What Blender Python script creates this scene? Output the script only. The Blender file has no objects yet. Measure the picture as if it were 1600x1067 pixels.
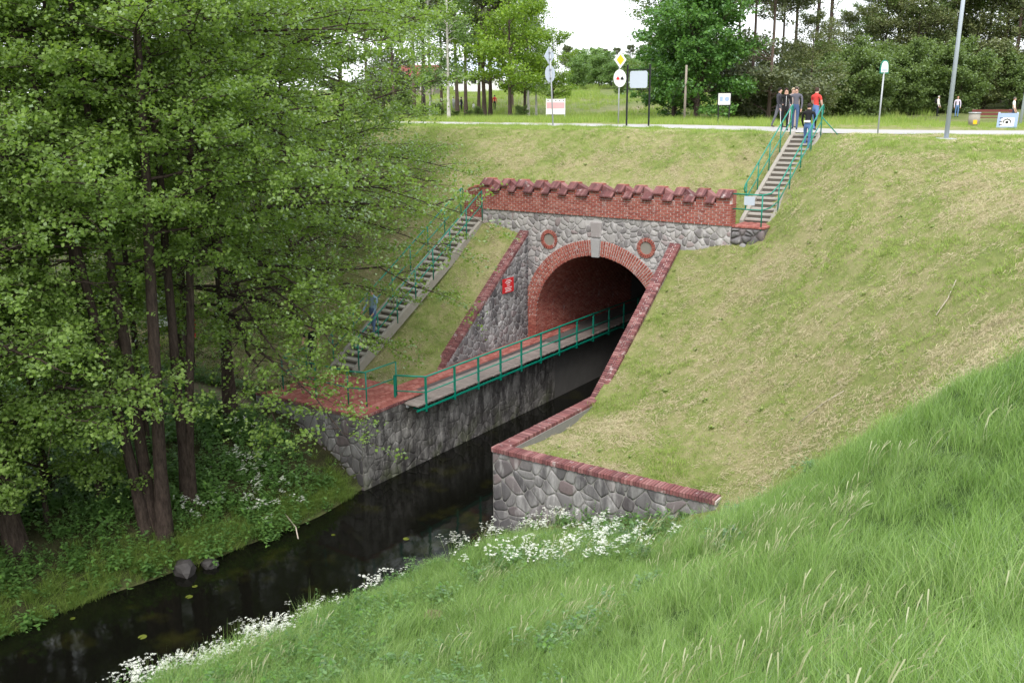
import bpy, math, random
import numpy as np
from mathutils import Vector, Matrix, noise as mnoise
R = random.Random(7); NR = np.random.RandomState(7)
S = bpy.context.scene
COL = S.collection
# ------------------------------------------------------------------ camera, sky, sun, exposure
CAM = (16.9862, -30.6105, 11.3972); PITCH, ROLL, YAW, F = .2484, -.0059, .5954, 1499.86
cd = bpy.data.cameras.new('camera'); cam = bpy.data.objects.new('camera', cd); COL.objects.link(cam)
c_, s_ = math.cos(YAW), math.sin(YAW)
fw = Vector((-s_*math.cos(PITCH), c_*math.cos(PITCH), -math.sin(PITCH))); rt = Vector((c_, s_, 0)); up = rt.cross(fw)
r2 = math.cos(ROLL)*rt+math.sin(ROLL)*up; u2 = -math.sin(ROLL)*rt+math.cos(ROLL)*up
cam.matrix_world = Matrix(((r2.x, u2.x, -fw.x, CAM[0]), (r2.y, u2.y, -fw.y, CAM[1]), (r2.z, u2.z, -fw.z, CAM[2]), (0, 0, 0, 1)))
cd.sensor_width = 36; cd.lens = 36*F/1600; cd.clip_end = 3000; cd.clip_start = .1
S.camera = cam
SUN_EL, SUN_AZ = math.radians(50), math.radians(155)
w = bpy.data.worlds.new('World'); S.world = w; w.use_nodes = True
nt = w.node_tree; nt.nodes.clear()
sky = nt.nodes.new('ShaderNodeTexSky'); sky.sky_type = 'NISHITA'; sky.sun_disc = False
sky.sun_elevation = SUN_EL; sky.sun_rotation = SUN_AZ; sky.dust_density = 4; sky.air_density = 1
bg = nt.nodes.new('ShaderNodeBackground'); bg.inputs[1].default_value = .1
bg2 = nt.nodes.new('ShaderNodeBackground'); bg2.inputs[0].default_value = (.93, .965, 1, 1); bg2.inputs[1].default_value = 1.35
mx = nt.nodes.new('ShaderNodeMixShader'); mx.inputs[0].default_value = .72
wo = nt.nodes.new('ShaderNodeOutputWorld')
nt.links.new(sky.outputs[0], bg.inputs[0]); nt.links.new(bg.outputs[0], mx.inputs[1]); nt.links.new(bg2.outputs[0], mx.inputs[2]); nt.links.new(mx.outputs[0], wo.inputs[0])
sl = bpy.data.lights.new('sun', 'SUN'); sl.energy = 1.5; sl.angle = math.radians(24); sl.color = (1, .96, .9)
so = bpy.data.objects.new('sun', sl); COL.objects.link(so)
sd = Vector((math.sin(SUN_AZ)*math.cos(SUN_EL), math.cos(SUN_AZ)*math.cos(SUN_EL), math.sin(SUN_EL)))
so.rotation_euler = (-sd).to_track_quat('-Z', 'Y').to_euler()
S.view_settings.view_transform = 'Standard'; S.view_settings.look = 'None'; S.view_settings.exposure = .98; S.view_settings.gamma = 1
S.render.engine = 'CYCLES'; S.cycles.max_bounces = 8; S.cycles.diffuse_bounces = 5; S.cycles.glossy_bounces = 3
S.cycles.transmission_bounces = 4; S.cycles.transparent_max_bounces = 6; S.cycles.use_adaptive_sampling = True

# ------------------------------------------------------------------ tags and mesh building
def tag(o, label=None, cat=None, group=None, kind=None):
    if label: o['label'] = label
    if cat: o['category'] = cat
    if group: o['group'] = group
    if kind: o['kind'] = kind
    return o
def empty(name, loc=(0, 0, 0), label=None, cat=None, group=None, rz=0):
    o = bpy.data.objects.new(name, None); COL.objects.link(o); o.location = loc; o.rotation_euler = (0, 0, rz); o.empty_display_size = .2
    return tag(o, label, cat, group)
def mesh_np(name, V, Fc, mats, smooth=False, fmat=None):
    """V (n,3) array, Fc (m,k) array"""
    me = bpy.data.meshes.new(name); V = np.asarray(V, np.float32); Fc = np.asarray(Fc, np.int32)
    k = Fc.shape[1]
    me.vertices.add(len(V)); me.vertices.foreach_set('co', V.ravel())
    me.loops.add(Fc.size); me.loops.foreach_set('vertex_index', Fc.ravel())
    me.polygons.add(len(Fc)); me.polygons.foreach_set('loop_start', np.arange(0, Fc.size, k, dtype=np.int32))
    if fmat is not None: me.polygons.foreach_set('material_index', np.asarray(fmat, np.int32))
    if smooth: me.polygons.foreach_set('use_smooth', np.ones(len(Fc), bool))
    me.update(calc_edges=True); me.validate()
    for m in (mats if isinstance(mats, (list, tuple)) else [mats]): me.materials.append(m)
    return me
def link(name, me, parent=None, loc=None, mw=None):
    o = bpy.data.objects.new(name, me); COL.objects.link(o)
    if mw is not None: o.matrix_local = mw
    if loc is not None: o.location = loc
    if parent: o.parent = parent
    return o
class MB:
    def __init__(s): s.v = []; s.f = []; s.m = []; s.mi = 0
    def add(s, V, Fs):
        n = len(s.v); s.v += [tuple(map(float, a)) for a in V]; s.f += [tuple(i+n for i in q) for q in Fs]; s.m += [s.mi]*len(Fs); return s
    def box(s, c, d, M=None, top=1.0):
        x, y, z = d[0]/2, d[1]/2, d[2]/2
        V = [(-x, -y, -z), (x, -y, -z), (x, y, -z), (-x, y, -z), (-x*top, -y*top, z), (x*top, -y*top, z), (x*top, y*top, z), (-x*top, y*top, z)]
        if M is not None: V = [tuple(M @ Vector(v)) for v in V]
        V = [(v[0]+c[0], v[1]+c[1], v[2]+c[2]) for v in V]
        return s.add(V, [(0, 3, 2, 1), (4, 5, 6, 7), (0, 1, 5, 4), (1, 2, 6, 5), (2, 3, 7, 6), (3, 0, 4, 7)])
    def box2(s, a, b): return s.box([(a[i]+b[i])/2 for i in range(3)], [abs(b[i]-a[i]) for i in range(3)])
    def tube(s, P, r, n=6, cap=True):
        P = [Vector(p) for p in P]; rr = r if isinstance(r, (list, tuple)) else [r]*len(P); V = []; prev = None
        for i, p in enumerate(P):
            t = (P[min(i+1, len(P)-1)]-P[max(i-1, 0)]).normalized()
            a = prev-t*prev.dot(t) if prev is not None and (prev-t*prev.dot(t)).length > 1e-4 else t.orthogonal()
            a.normalize(); prev = a; b = t.cross(a)
            V += [p+(a*math.cos(2*math.pi*k/n)+b*math.sin(2*math.pi*k/n))*rr[i] for k in range(n)]
        Fs = [(i*n+k, i*n+(k+1) % n, (i+1)*n+(k+1) % n, (i+1)*n+k) for i in range(len(P)-1) for k in range(n)]
        if cap: Fs += [tuple(reversed(range(n))), tuple(range((len(P)-1)*n, len(P)*n))]
        return s.add(V, Fs)
    def prism(s, poly, a, b):
        """poly: list of points (3d), swept from offset a to offset b (vectors)"""
        n = len(poly); V = [Vector(p)+Vector(a) for p in poly]+[Vector(p)+Vector(b) for p in poly]
        return s.add(V, [tuple(reversed(range(n))), tuple(range(n, 2*n))]+[(k, (k+1) % n, (k+1) % n+n, k+n) for k in range(n)])
    def mesh(s, name, mats, smooth=False):
        me = bpy.data.meshes.new(name); me.from_pydata(s.v, [], s.f)
        for m in (mats if isinstance(mats, (list, tuple)) else [mats]): me.materials.append(m)
        me.polygons.foreach_set('material_index', s.m)
        if smooth: me.polygons.foreach_set('use_smooth', [True]*len(s.f))
        me.update(); return me
    def build(s, name, mats, parent=None, smooth=False, loc=None, bevel=0):
        o = link(name, s.mesh(name, mats, smooth), parent, loc)
        if bevel:
            b = o.modifiers.new('edge', 'BEVEL'); b.width = bevel; b.segments = 2; b.limit_method = 'ANGLE'
        return o

# ------------------------------------------------------------------ materials
class NT:
    def __init__(s, name):
        s.m = bpy.data.materials.new(name); s.m.use_nodes = True; s.t = s.m.node_tree; s.t.nodes.clear(); s.out = s.n('ShaderNodeOutputMaterial')
    def n(s, typ, **kw):
        a = s.t.nodes.new(typ)
        for k, v in kw.items(): setattr(a, k, v)
        return a
    def l(s, a, b): s.t.links.new(a, b)
    def pos(s): return s.n('ShaderNodeNewGeometry').outputs['Position']
    def val(s, v):
        a = s.n('ShaderNodeValue'); a.outputs[0].default_value = v; return a.outputs[0]
    def inp(s, sock, v):
        if isinstance(v, (int, float)): sock.default_value = v
        elif isinstance(v, tuple): sock.default_value = v if len(v) == 4 or sock.type == 'VECTOR' else v+(1,)
        else: s.l(v, sock)
    def noise(s, scale, detail=3, rough=.6, vec=None, dist=0, stretch=None):
        vec = vec if vec is not None else s.pos()
        if stretch:
            mp = s.n('ShaderNodeMapping'); s.l(vec, mp.inputs[0]); mp.inputs['Scale'].default_value = stretch; vec = mp.outputs[0]
        a = s.n('ShaderNodeTexNoise'); a.inputs['Scale'].default_value = scale; a.inputs['Detail'].default_value = detail; a.inputs['Roughness'].default_value = rough; a.inputs['Distortion'].default_value = dist
        s.l(vec, a.inputs['Vector']); return a.outputs[0]
    def vor(s, scale, feature='F1', rnd=1, vec=None, out='Distance'):
        a = s.n('ShaderNodeTexVoronoi'); a.feature = feature; a.inputs['Scale'].default_value = scale; a.inputs['Randomness'].default_value = rnd
        s.l(vec if vec is not None else s.pos(), a.inputs['Vector']); return a.outputs[out]
    def ramp(s, f, pts, interp='LINEAR'):
        a = s.n('ShaderNodeValToRGB'); a.color_ramp.interpolation = interp; e = a.color_ramp.elements
        while len(e) < len(pts): e.new(.5)
        for x, (p, c) in zip(e, pts):
            x.position = p; x.color = (c if isinstance(c, tuple) else (c, c, c))+((1,) if not isinstance(c, tuple) or len(c) == 3 else ())
        s.l(f, a.inputs[0]); return a.outputs[0]
    def math(s, op, a, b=0., c=0.):
        m = s.n('ShaderNodeMath', operation=op); s.inp(m.inputs[0], a); s.inp(m.inputs[1], b); s.inp(m.inputs[2], c); return m.outputs[0]
    def mix(s, f, a, b, mode='MIX'):
        m = s.n('ShaderNodeMix', data_type='RGBA', blend_type=mode); s.inp(m.inputs[0], f); s.inp(m.inputs[6], a); s.inp(m.inputs[7], b); return m.outputs[2]
    def rand(s):
        """one value per piece, whether the piece is an object or an island of a joined mesh"""
        return s.math('FRACT', s.math('ADD', s.n('ShaderNodeObjectInfo').outputs['Random'], s.n('ShaderNodeNewGeometry').outputs['Random Per Island']))
    def bump(s, h, strength=.5, dist=.01):
        b = s.n('ShaderNodeBump'); b.inputs['Strength'].default_value = strength; b.inputs['Distance'].default_value = dist; s.l(h, b.inputs['Height']); return b.outputs[0]
    def bsdf(s, col, rough=.8, normal=None, metal=0, spec=.3, **kw):
        b = s.n('ShaderNodeBsdfPrincipled'); s.inp(b.inputs['Base Color'], col); s.inp(b.inputs['Roughness'], rough); b.inputs['Metallic'].default_value = metal; b.inputs['Specular IOR Level'].default_value = spec
        if normal is not None: s.l(normal, b.inputs['Normal'])
        for k, v in kw.items(): s.inp(b.inputs[k], v)
        s.l(b.outputs[0], s.out.inputs[0]); return s.m
def flat(name, col, rough=.7, var=.12, metal=0, scale=20, bump=.1):
    t = NT(name); n = t.noise(scale, 4); c = t.mix(t.math('MULTIPLY', n, var*2), col, tuple(x*.6 for x in col[:3]))
    return t.bsdf(c, rough, t.bump(n, bump, .004), metal)
def leafmat(name, c1, c2, c3=None, trans=.35, big=.35, gloss=.1):
    t = NT(name); r = t.rand(); n = t.noise(big, 2)
    f = t.math('ADD', t.math('MULTIPLY', r, .6), t.math('MULTIPLY', n, .5))
    c = t.ramp(f, [(.15, c1), (.55, c2), (.95, c3 or c2)])
    d = t.n('ShaderNodeBsdfDiffuse'); t.l(c, d.inputs[0]); tr = t.n('ShaderNodeBsdfTranslucent')
    t.l(t.mix(1., c, (.95, 1., .45), 'MULTIPLY'), tr.inputs[0]); m = t.n('ShaderNodeMixShader'); m.inputs[0].default_value = trans
    t.l(d.outputs[0], m.inputs[1]); t.l(tr.outputs[0], m.inputs[2])
    g = t.n('ShaderNodeBsdfGlossy'); g.inputs['Roughness'].default_value = .45; g.inputs[0].default_value = (.8, .85, .9, 1)
    lw = t.n('ShaderNodeLayerWeight'); lw.inputs[0].default_value = .25
    m2 = t.n('ShaderNodeMixShader'); t.l(t.math('MULTIPLY', lw.outputs['Fresnel'], gloss), m2.inputs[0]); t.l(m.outputs[0], m2.inputs[1]); t.l(g.outputs[0], m2.inputs[2])
    t.l(m2.outputs[0], t.out.inputs[0]); return t.m
def bark(name, c1, c2, sc=18):
    t = NT(name); n = t.noise(sc, 5, .7, stretch=(1, 1, .25)); c = t.ramp(n, [(.3, c1), (.7, c2)])
    return t.bsdf(c, .9, t.bump(n, .9, .03), spec=.1)
M = {}
def brickmat(name, cols, stain=.5, pale=.5):
    t = NT(name); r = t.rand(); c = t.ramp(r, [(0, cols[0]), (.5, cols[1]), (1, cols[2])])
    n = t.noise(1.3, 5, .65); fine = t.noise(60, 3)
    c = t.mix(t.math('MULTIPLY', t.ramp(n, [(.45, 0.), (.75, 1.)]), stain), c, (.07, .035, .04))
    p = t.noise(3.6, 6, .75, stretch=(1, 1, .45)); c = t.mix(t.math('MULTIPLY', t.ramp(p, [(.59, 0.), (.66, 1.)]), pale), c, (.58, .53, .52))
    c = t.mix(t.math('MULTIPLY', fine, .35), c, (.12, .05, .045))
    return t.bsdf(c, .85, t.bump(fine, .5, .006), spec=.2)
M['brick'] = brickmat('brick_red', [(.26, .07, .055), (.35, .10, .075), (.40, .16, .125)], .2, .6)
M['brick_dark'] = brickmat('brick_weathered', [(.14, .06, .065), (.22, .085, .085), (.33, .17, .165)], .8, .6)
M['brick_cap'] = brickmat('brick_cap', [(.10, .045, .048), (.17, .07, .07), (.28, .14, .135)], .8, .7)
M['brick_pave'] = brickmat('brick_paving', [(.30, .09, .075), (.38, .13, .105), (.46, .19, .16)], .25, .15)
M['mortar'] = flat('lime_mortar', (.62, .55, .53), .95, .3, scale=9)
M['mortar_mid'] = flat('grey_mortar', (.27, .26, .25), .95, .4, scale=6)
M['mortar_dark'] = flat('dark_mortar', (.17, .15, .15), .95, .4, scale=9)
def stonemat(name, lo, mid, hi, streak=.5, damp=0.):
    t = NT(name); r = t.rand(); c = t.ramp(r, [(0, lo), (.3, mid), (.6, hi), (.8, tuple(x*1.15 for x in mid)), (.93, (mid[0]*1.1, mid[1]*.9, mid[2]*.9)), (1, lo)])
    n = t.noise(35, 5, .7); c = t.mix(t.math('MULTIPLY', n, .45), c, tuple(x*.45 for x in mid))
    st = t.noise(1.6, 5, .7, stretch=(1, 1, .3)); c = t.mix(t.math('MULTIPLY', t.ramp(st, [(.52, 0.), (.66, 1.)]), streak), c, (.62, .6, .6))
    dk = t.noise(.8, 5, .7, stretch=(1.2, 1.2, .35)); c = t.mix(t.math('MULTIPLY', t.ramp(dk, [(.48, 0.), (.62, 1.)]), damp), c, (.045, .04, .045))
    return t.bsdf(c, .85, t.bump(n, .7, .012), spec=.25)
M['stone'] = stonemat('granite_rubble', (.17, .155, .16), (.29, .275, .275), (.43, .41, .40), .6)
M['stone_dark'] = stonemat('damp_granite', (.10, .095, .10), (.175, .165, .17), (.3, .29, .29), .5, .6)
M['mortar_pale'] = flat('pale_pointing', (.5, .48, .48), .95, .3, scale=6)
def wallrender():
    t = NT('weathered_wall_render'); n = t.noise(2.2, 6, .7, stretch=(1, 1, .5)); c = t.ramp(n, [(.3, (.07, .065, .06)), (.5, (.19, .18, .17)), (.7, (.36, .34, .32))])
    st = t.noise(2.2, 6, .75, stretch=(1.2, 1.2, .4)); c = t.mix(t.ramp(st, [(.44, 0.), (.56, .8)]), c, (.03, .026, .026))
    g = t.noise(1.1, 4); sep = t.n('ShaderNodeSeparateXYZ'); t.l(t.pos(), sep.inputs[0])
    low = t.math('SUBTRACT', 1., t.math('MULTIPLY', sep.outputs[2], 1.1)); f = t.math('MULTIPLY', t.ramp(g, [(.45, 0.), (.6, 1.)]), low)
    f.node.use_clamp = True
    c = t.mix(t.math('MULTIPLY', f, .6), c, (.07, .085, .025)); fine = t.noise(30, 4, .7)
    return t.bsdf(c, .8, t.bump(fine, .8, .02), spec=.3)
M['render'] = wallrender()
M['blind'] = flat('blind_panel', (.26, .24, .21), .9, .3, scale=8)
M['keystone'] = flat('limewashed_stone', (.36, .35, .355), .85, .35, scale=8, bump=.3)
M['concrete'] = flat('aged_concrete', (.36, .33, .29), .9, .5, scale=7, bump=.4)
M['concrete_damp'] = flat('damp_concrete', (.13, .125, .12), .7, .5, scale=3, bump=.3)
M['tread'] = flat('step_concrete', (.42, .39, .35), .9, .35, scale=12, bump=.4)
M['gap_shade'] = flat('step_gap_shade', (.15, .13, .11), .95, .35, scale=12)  # dark tone painting in the shade of the open risers
t = NT('green_railing_paint'); n = t.noise(6, 4); M['green'] = t.bsdf(t.mix(t.ramp(n, [(.55, 0.), (.8, .6)]), (.0, .19, .13), (.04, .12, .09)), .45, spec=.4)
t = NT('worn_deck_wood'); n = t.noise(9, 5, .7, stretch=(.3, 2, 1)); r = t.rand()
M['plank'] = t.bsdf(t.mix(t.math('MULTIPLY', r, .5), t.ramp(n, [(.3, (.21, .175, .16)), (.7, (.33, .28, .26))]), (.17, .15, .14)), .9, t.bump(n, .6, .01))
M['steel'] = flat('galvanised_steel', (.42, .44, .46), .5, .2, .3)
M['black'] = flat('black_metal', (.015, .015, .017), .45, .2)
M['white'] = flat('white_paint', (.78, .78, .78), .5, .06)
M['signgrey'] = flat('sign_back_grey', (.45, .50, .58), .5, .08)
M['red'] = flat('sign_red', (.6, .03, .035), .45, .08)
M['pinkprint'] = flat('pink_print', (.75, .42, .45), .6, .2, scale=9)
M['blueprint'] = flat('blue_print', (.32, .42, .66), .6, .2, scale=12)
M['yellow'] = flat('sign_yellow', (.85, .48, .02), .45, .05)
M['wood'] = flat('grey_timber', (.3, .26, .22), .9, .4, scale=14)
M['darkred'] = flat('red_brown_timber', (.16, .045, .04), .8, .3)
M['skin'] = flat('skin', (.55, .33, .25), .6, .08)
M['alderbark'] = bark('alder_bark', (.022, .016, .014), (.085, .062, .052))
M['darkbark'] = bark('dark_bark', (.04, .03, .025), (.12, .09, .075))
M['birchbark'] = bark('birch_bark', (.35, .33, .3), (.6, .58, .55), 9)
M['pinebark'] = bark('pine_bark', (.09, .07, .06), (.16, .115, .095))
M['alder'] = leafmat('alder_leaf', (.135, .22, .045), (.22, .335, .08), (.32, .44, .14), .58, gloss=.12)
M['maple'] = leafmat('maple_leaf', (.06, .15, .035), (.11, .23, .055), (.17, .32, .08), .4)
M['lime'] = leafmat('spring_leaf', (.14, .26, .03), (.23, .36, .045), (.32, .44, .08), .45)
M['birch'] = leafmat('birch_leaf', (.10, .19, .05), (.17, .28, .08), (.25, .36, .12), .4)
M['pine'] = leafmat('pine_needle', (.11, .14, .075), (.16, .185, .10), (.22, .24, .14), .3)
M['olive'] = leafmat('olive_leaf', (.11, .15, .055), (.17, .20, .08), (.24, .25, .12), .3)
M['thicket'] = leafmat('thicket_leaf', (.12, .18, .06), (.175, .25, .085), (.25, .34, .13), .45)
M['sedge'] = leafmat('sedge', (.12, .2, .04), (.2, .3, .065), (.3, .39, .11), .35)
M['herb'] = leafmat('herb_leaf', (.075, .165, .04), (.125, .25, .055), (.19, .34, .08), .45)
M['grass'] = leafmat('tall_grass', (.135, .25, .055), (.225, .365, .10), (.38, .50, .22), .35, .5, .25)
M['sward'] = leafmat('mown_grass', (.17, .27, .055), (.29, .39, .10), (.42, .48, .17), .3, .6)
M['straw'] = leafmat('cut_straw', (.31, .26, .155), (.44, .38, .25), (.58, .52, .36), .2, .6)
M['meadow'] = leafmat('meadow_grass', (.16, .27, .05), (.27, .38, .08), (.42, .46, .17), .35, .2)
M['petal'] = flat('white_umbel', (.74, .76, .68), .8, .1)
M['lily'] = leafmat('lily_pad', (.07, .09, .015), (.10, .12, .02), (.13, .15, .03), .1)
M['dirt'] = flat('bare_earth', (.2, .14, .10), 1, .5, scale=6, bump=.6)
t = NT('asphalt_path'); n = t.noise(90, 3); b_ = t.noise(.6, 4); M['road'] = t.bsdf(t.mix(n, t.ramp(b_, [(.35, (.36, .35, .34)), (.65, (.46, .45, .44))]), (.3, .29, .28)), .9, t.bump(n, .4, .01))
t = NT('dark_stream_water'); n = t.noise(5, 3, .5, stretch=(1, .6, 1)); n2 = t.noise(40, 2); wb = t.noise(.7, 3)
M['water'] = t.bsdf(t.ramp(wb, [(.55, (.004, .004, .003)), (.75, (.016, .016, .004))]), .035, t.bump(t.math('ADD', n, t.math('MULTIPLY', n2, .12)), .10, .02), spec=.25)

# ------------------------------------------------------------------ terrain heights
def tps(P):
    P = np.array(P, float); n = len(P); X = P[:, :2]; D = np.linalg.norm(X[:, None]-X[None], axis=2)
    K = np.where(D > 0, D*D*np.log(D+1e-9), 0)+np.eye(n)*.4; A = np.zeros((n+3, n+3)); A[:n, :n] = K; A[:n, n] = 1; A[:n, n+1:] = X; A[n, :n] = 1; A[n+1:, :n] = X.T
    w_ = np.linalg.solve(A, np.r_[P[:, 2], 0, 0, 0])
    def f(x, y):
        q = np.stack([x, y], -1); o = w_[n]+q@w_[n+1:]
        for i in range(n):
            d2 = ((q-X[i])**2).sum(-1); o = o+w_[i]*.5*d2*np.log(d2+1e-12)
        return o
    return f
UP = [(-4, -10.9, 2.3), (-6.5, -10.9, 2.25), (-3.3, -8, 2.3), (-5.7, -7.8, 2.25), (-3.3, -6.0, 2.25), (-8, -8.3, 2.35), (-12, -8.5, 2.6), (-18, -8, 2.8), (-26, -8, 3),
      (-3.35, -3, 3.98), (-3.35, -.2, 6.15), (-5.1, -.2, 6.6), (-5.7, -5, 3.55), (-5.7, -2.5, 5.0), (-5.7, 0, 6.5), (-9, -5, 3.7), (-9, -3, 4.9), (-9, 0, 6.7), (-9, 3, 8.4), (-16, -3, 4.9), (-16, 2, 7.8), (-26, 0, 7),
      (-4.3, -3, 4.4), (-3, .7, 7.0), (0, .7, 7.0), (3, .7, 7.0), (5, .7, 7.0), (-3, 3, 8.3), (0, 3, 8.3), (3, 3, 8.35), (-9, 6, 9.95), (-3, 5.8, 9.95), (0, 5.8, 9.95), (3, 5.6, 9.95), (-16, 6, 9.95), (-26, 6, 9.95),
      (3.3, -10.9, 2.2), (3.3, -6.2, 2.15), (3.4, -3, 4.05), (3.4, -.1, 6.15), (5.1, -.1, 6.5), (6.2, -.2, 6.65), (5.6, 1.2, 7.1), (5.6, 3.5, 8.45), (5.6, 5.8, 9.85), (7.1, 3.8, 9.7), (6, -8.4, 2.35), (9.3, -10.9, 2.1),
      (7.2, .5, 7.9), (10, 1.5, 9.8), (13.8, -.5, 9.4), (17, -6, 9.4), (19, -14, 9.5), (19.5, -25, 9.5), (12.5, -10.3, 4.6), (15.3, -12.9, 7.3), (9.5, -5, 5.6), (12.5, -4.5, 7.9), (7, -3.5, 4.9),
      (8, 5, 10.0), (14, 5, 10.0), (22, 3, 10), (25, -10, 9.8), (26, -25, 9.8)]
EDGE_R = [(4.0, -11.3), (3.4, -12.8), (3.0, -15), (2.6, -17), (1.7, -21), (.6, -28), (-.6, -36), (-2, -60)]
EDGE_L = [(-2.0, -10.9), (-1.75, -12.3), (-1.85, -14.4), (-2.15, -16.4), (-2.75, -18.8), (-3.0, -21.4), (-3.5, -26), (-4.6, -36), (-6, -60)]
LO = [(x, y, .12) for x, y in EDGE_R[:7]]+[(x, y, .12) for x, y in EDGE_L[:8]]+[(x-.9, y, -.6) for x, y in EDGE_R[:7]]+[(x+.9, y, -.6) for x, y in EDGE_L[:8]]
LO += [(6, -11.2, .95), (8, -11.2, 1.5), (9.3, -11, 2.0), (6, -14, 1.25), (9.2, -17.1, 2.5), (6, -20, 1.7), (5, -25, 1.8), (12.2, -15.9, 4.2), (12.5, -10.3, 4.6), (15.3, -12.9, 7.3), (14.5, -22.6, 6.0), (16.6, -23, 7.2), (12, -28, 5.6),
       (17, -30.6, 9.6), (10, -36, 5.5), (19, -14, 9.5), (19.5, -25, 9.5), (17, -6, 9.4), (26, -25, 9.8), (20, -38, 9.8), (9.5, -5, 5.6),
       (-2.95, -17.25, .75), (-3.4, -16, .95), (-4, -19.6, .8), (-3, -12, 1.0), (-5.6, -11.2, 1.9), (-5.6, -12.5, 1.9), (-7, -15, 1.7), (-10, -11.2, 2.3), (-12, -15, 2.3), (-8, -20, 1.8), (-15, -20, 2.3), (-10, -30, 2), (-20, -30, 2.5), (-18, -10, 2.7), (-26, -12, 3)]
fU, fL = tps(UP), tps(LO)
def sst(a, b, x):
    t_ = np.clip((x-a)/(b-a), 0, 1); return t_*t_*(3-2*t_)
def edge(poly, y):
    ys = [-p[1] for p in poly]; return np.interp(-y, ys, [p[0] for p in poly])
def ground(x, y, fine=True):
    x = np.asarray(x, float); y = np.asarray(y, float)
    xc, yc = np.clip(x, -26, 26), np.clip(y, -38, 6)
    u = fU(xc, yc); l = fL(xc, yc)
    ww = np.where(x > 0, 9.35, -6.15)
    side = np.where(x > 0, x-ww, ww-x)                       # >0 outside the retaining walls
    hard = (y > -10.68).astype(float); soft = sst(-13, -9.5, y)
    k = sst(0, 2.2, side); a = hard*(1-k)+soft*k
    z = u*a+l*(1-a)
    z = 10.03-np.log1p(np.exp(np.clip((10.03-z)*4, -30, 30)))/4*1.0 if False else np.minimum(z, 10.03)
    far = 10.03-.018*np.clip(y-14, 0, 35)+.062*np.clip(y-52, 0, 60)
    z = np.where(y > 5.5, z*(1-sst(5.5, 6.3, y))+far*sst(5.5, 6.3, y), z)
    can = (y < .3) & (x > edge(EDGE_L, y)) & (x < edge(EDGE_R, y)) & (y < -10.68)
    inside = (y < .3) & (y > -10.68) & (x > -3.15) & (x < 3.15)
    dl = np.minimum(x-edge(EDGE_L, y), edge(EDGE_R, y)-x)
    z = np.where(can, np.minimum(z, .12-np.clip(dl, 0, 1)*.8), z)
    z = np.where(inside, np.where((x < -1.85), 2.1, -.8), z)
    d = np.hypot(x-5, y+10); fz = sst(60, 110, d)*(y < 6); z = z*(1-fz)+9.8*fz
    if fine:
        am = np.where((y > 5.9) & (y < 14), 0, .045)
        z = z+am*(np.sin(x*2.1+np.cos(y*1.7)*1.3)*np.cos(y*2.3+x*.6)+.5*np.sin(x*5.3+y*3.1)*np.cos(y*4.7-x*2.2))*(1-inside)
    return z
def gz(x, y): return float(ground(np.array([x]), np.array([y]))[0])
NEAR = [(-120, 16), (-60, 12.5), (-17, 10.9), (-4, 10.0), (2, 8), (4.6, 6.5), (6.4, 6.1), (8.7, 6.3), (12.6, 7.2), (25, 9), (60, 16), (120, 30)]
def road_near(x): return np.interp(x, [p[0] for p in NEAR], [p[1] for p in NEAR])
def tallmask(x, y):
    """1 where the long grass grows on the near slope; the rest of the embankment is mown"""
    b = np.interp(x, [4, 9.3, 12.5, 15.3, 18, 26], [-10.95, -11.0, -10.6, -13.2, -15.5, -20])
    return sst(0, .7, b-y+.35*np.sin(x*3.1)*np.cos(y*2.3+x))*(x > edge(EDGE_R, y))
def gline(lo, hi, step, extra): 
    a = list(np.arange(lo, hi+1e-6, step)); return a+extra
fx = sorted(set(np.round(gline(-16, 22, .3, [-3.15, -3.05, -1.95, -1.86, -1.81, 3.07, 3.17]), 3)) | set(np.round(np.geomspace(.6, 1400, 44)+22, 2)) | set(np.round(-np.geomspace(.6, 1400, 44)-16, 2)))
fy = sorted(set(np.round(gline(-34, 16, .3, [-10.72, -10.64, .25, .35, -7.95, -7.85]), 3)) | set(np.round(np.geomspace(.5, 1600, 50)+16, 2)) | set(np.round(-np.geomspace(.6, 600, 24)-34, 2)))
GX, GY = np.meshgrid(fx, fy); GZ = ground(GX, GY)
# ground under the paved apron sinks a little so the paving lies on it
ap = (GX > -6.05) & (GX < -1.855) & (GY > -10.9) & (GY < -7.8); GZ = np.where(ap, 2.2, GZ)
FXA, FYA = np.array(fx), np.array(fy)
def ground_m(x, y):
    i = np.clip(np.searchsorted(FXA, x)-1, 0, len(FXA)-2); j = np.clip(np.searchsorted(FYA, y)-1, 0, len(FYA)-2)
    u = (x-FXA[i])/(FXA[i+1]-FXA[i]); v = (y-FYA[j])/(FYA[j+1]-FYA[j]); a, b, c, d = GZ[j, i], GZ[j, i+1], GZ[j+1, i+1], GZ[j+1, i]
    return (a*(1-u)+b*u)*(1-v)+(d*(1-u)+c*u)*v
nx, ny = len(fx), len(fy); idx = np.arange(nx*ny).reshape(ny, nx)
quads = np.stack([idx[:-1, :-1], idx[:-1, 1:], idx[1:, 1:], idx[1:, :-1]], -1).reshape(-1, 4)
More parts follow.
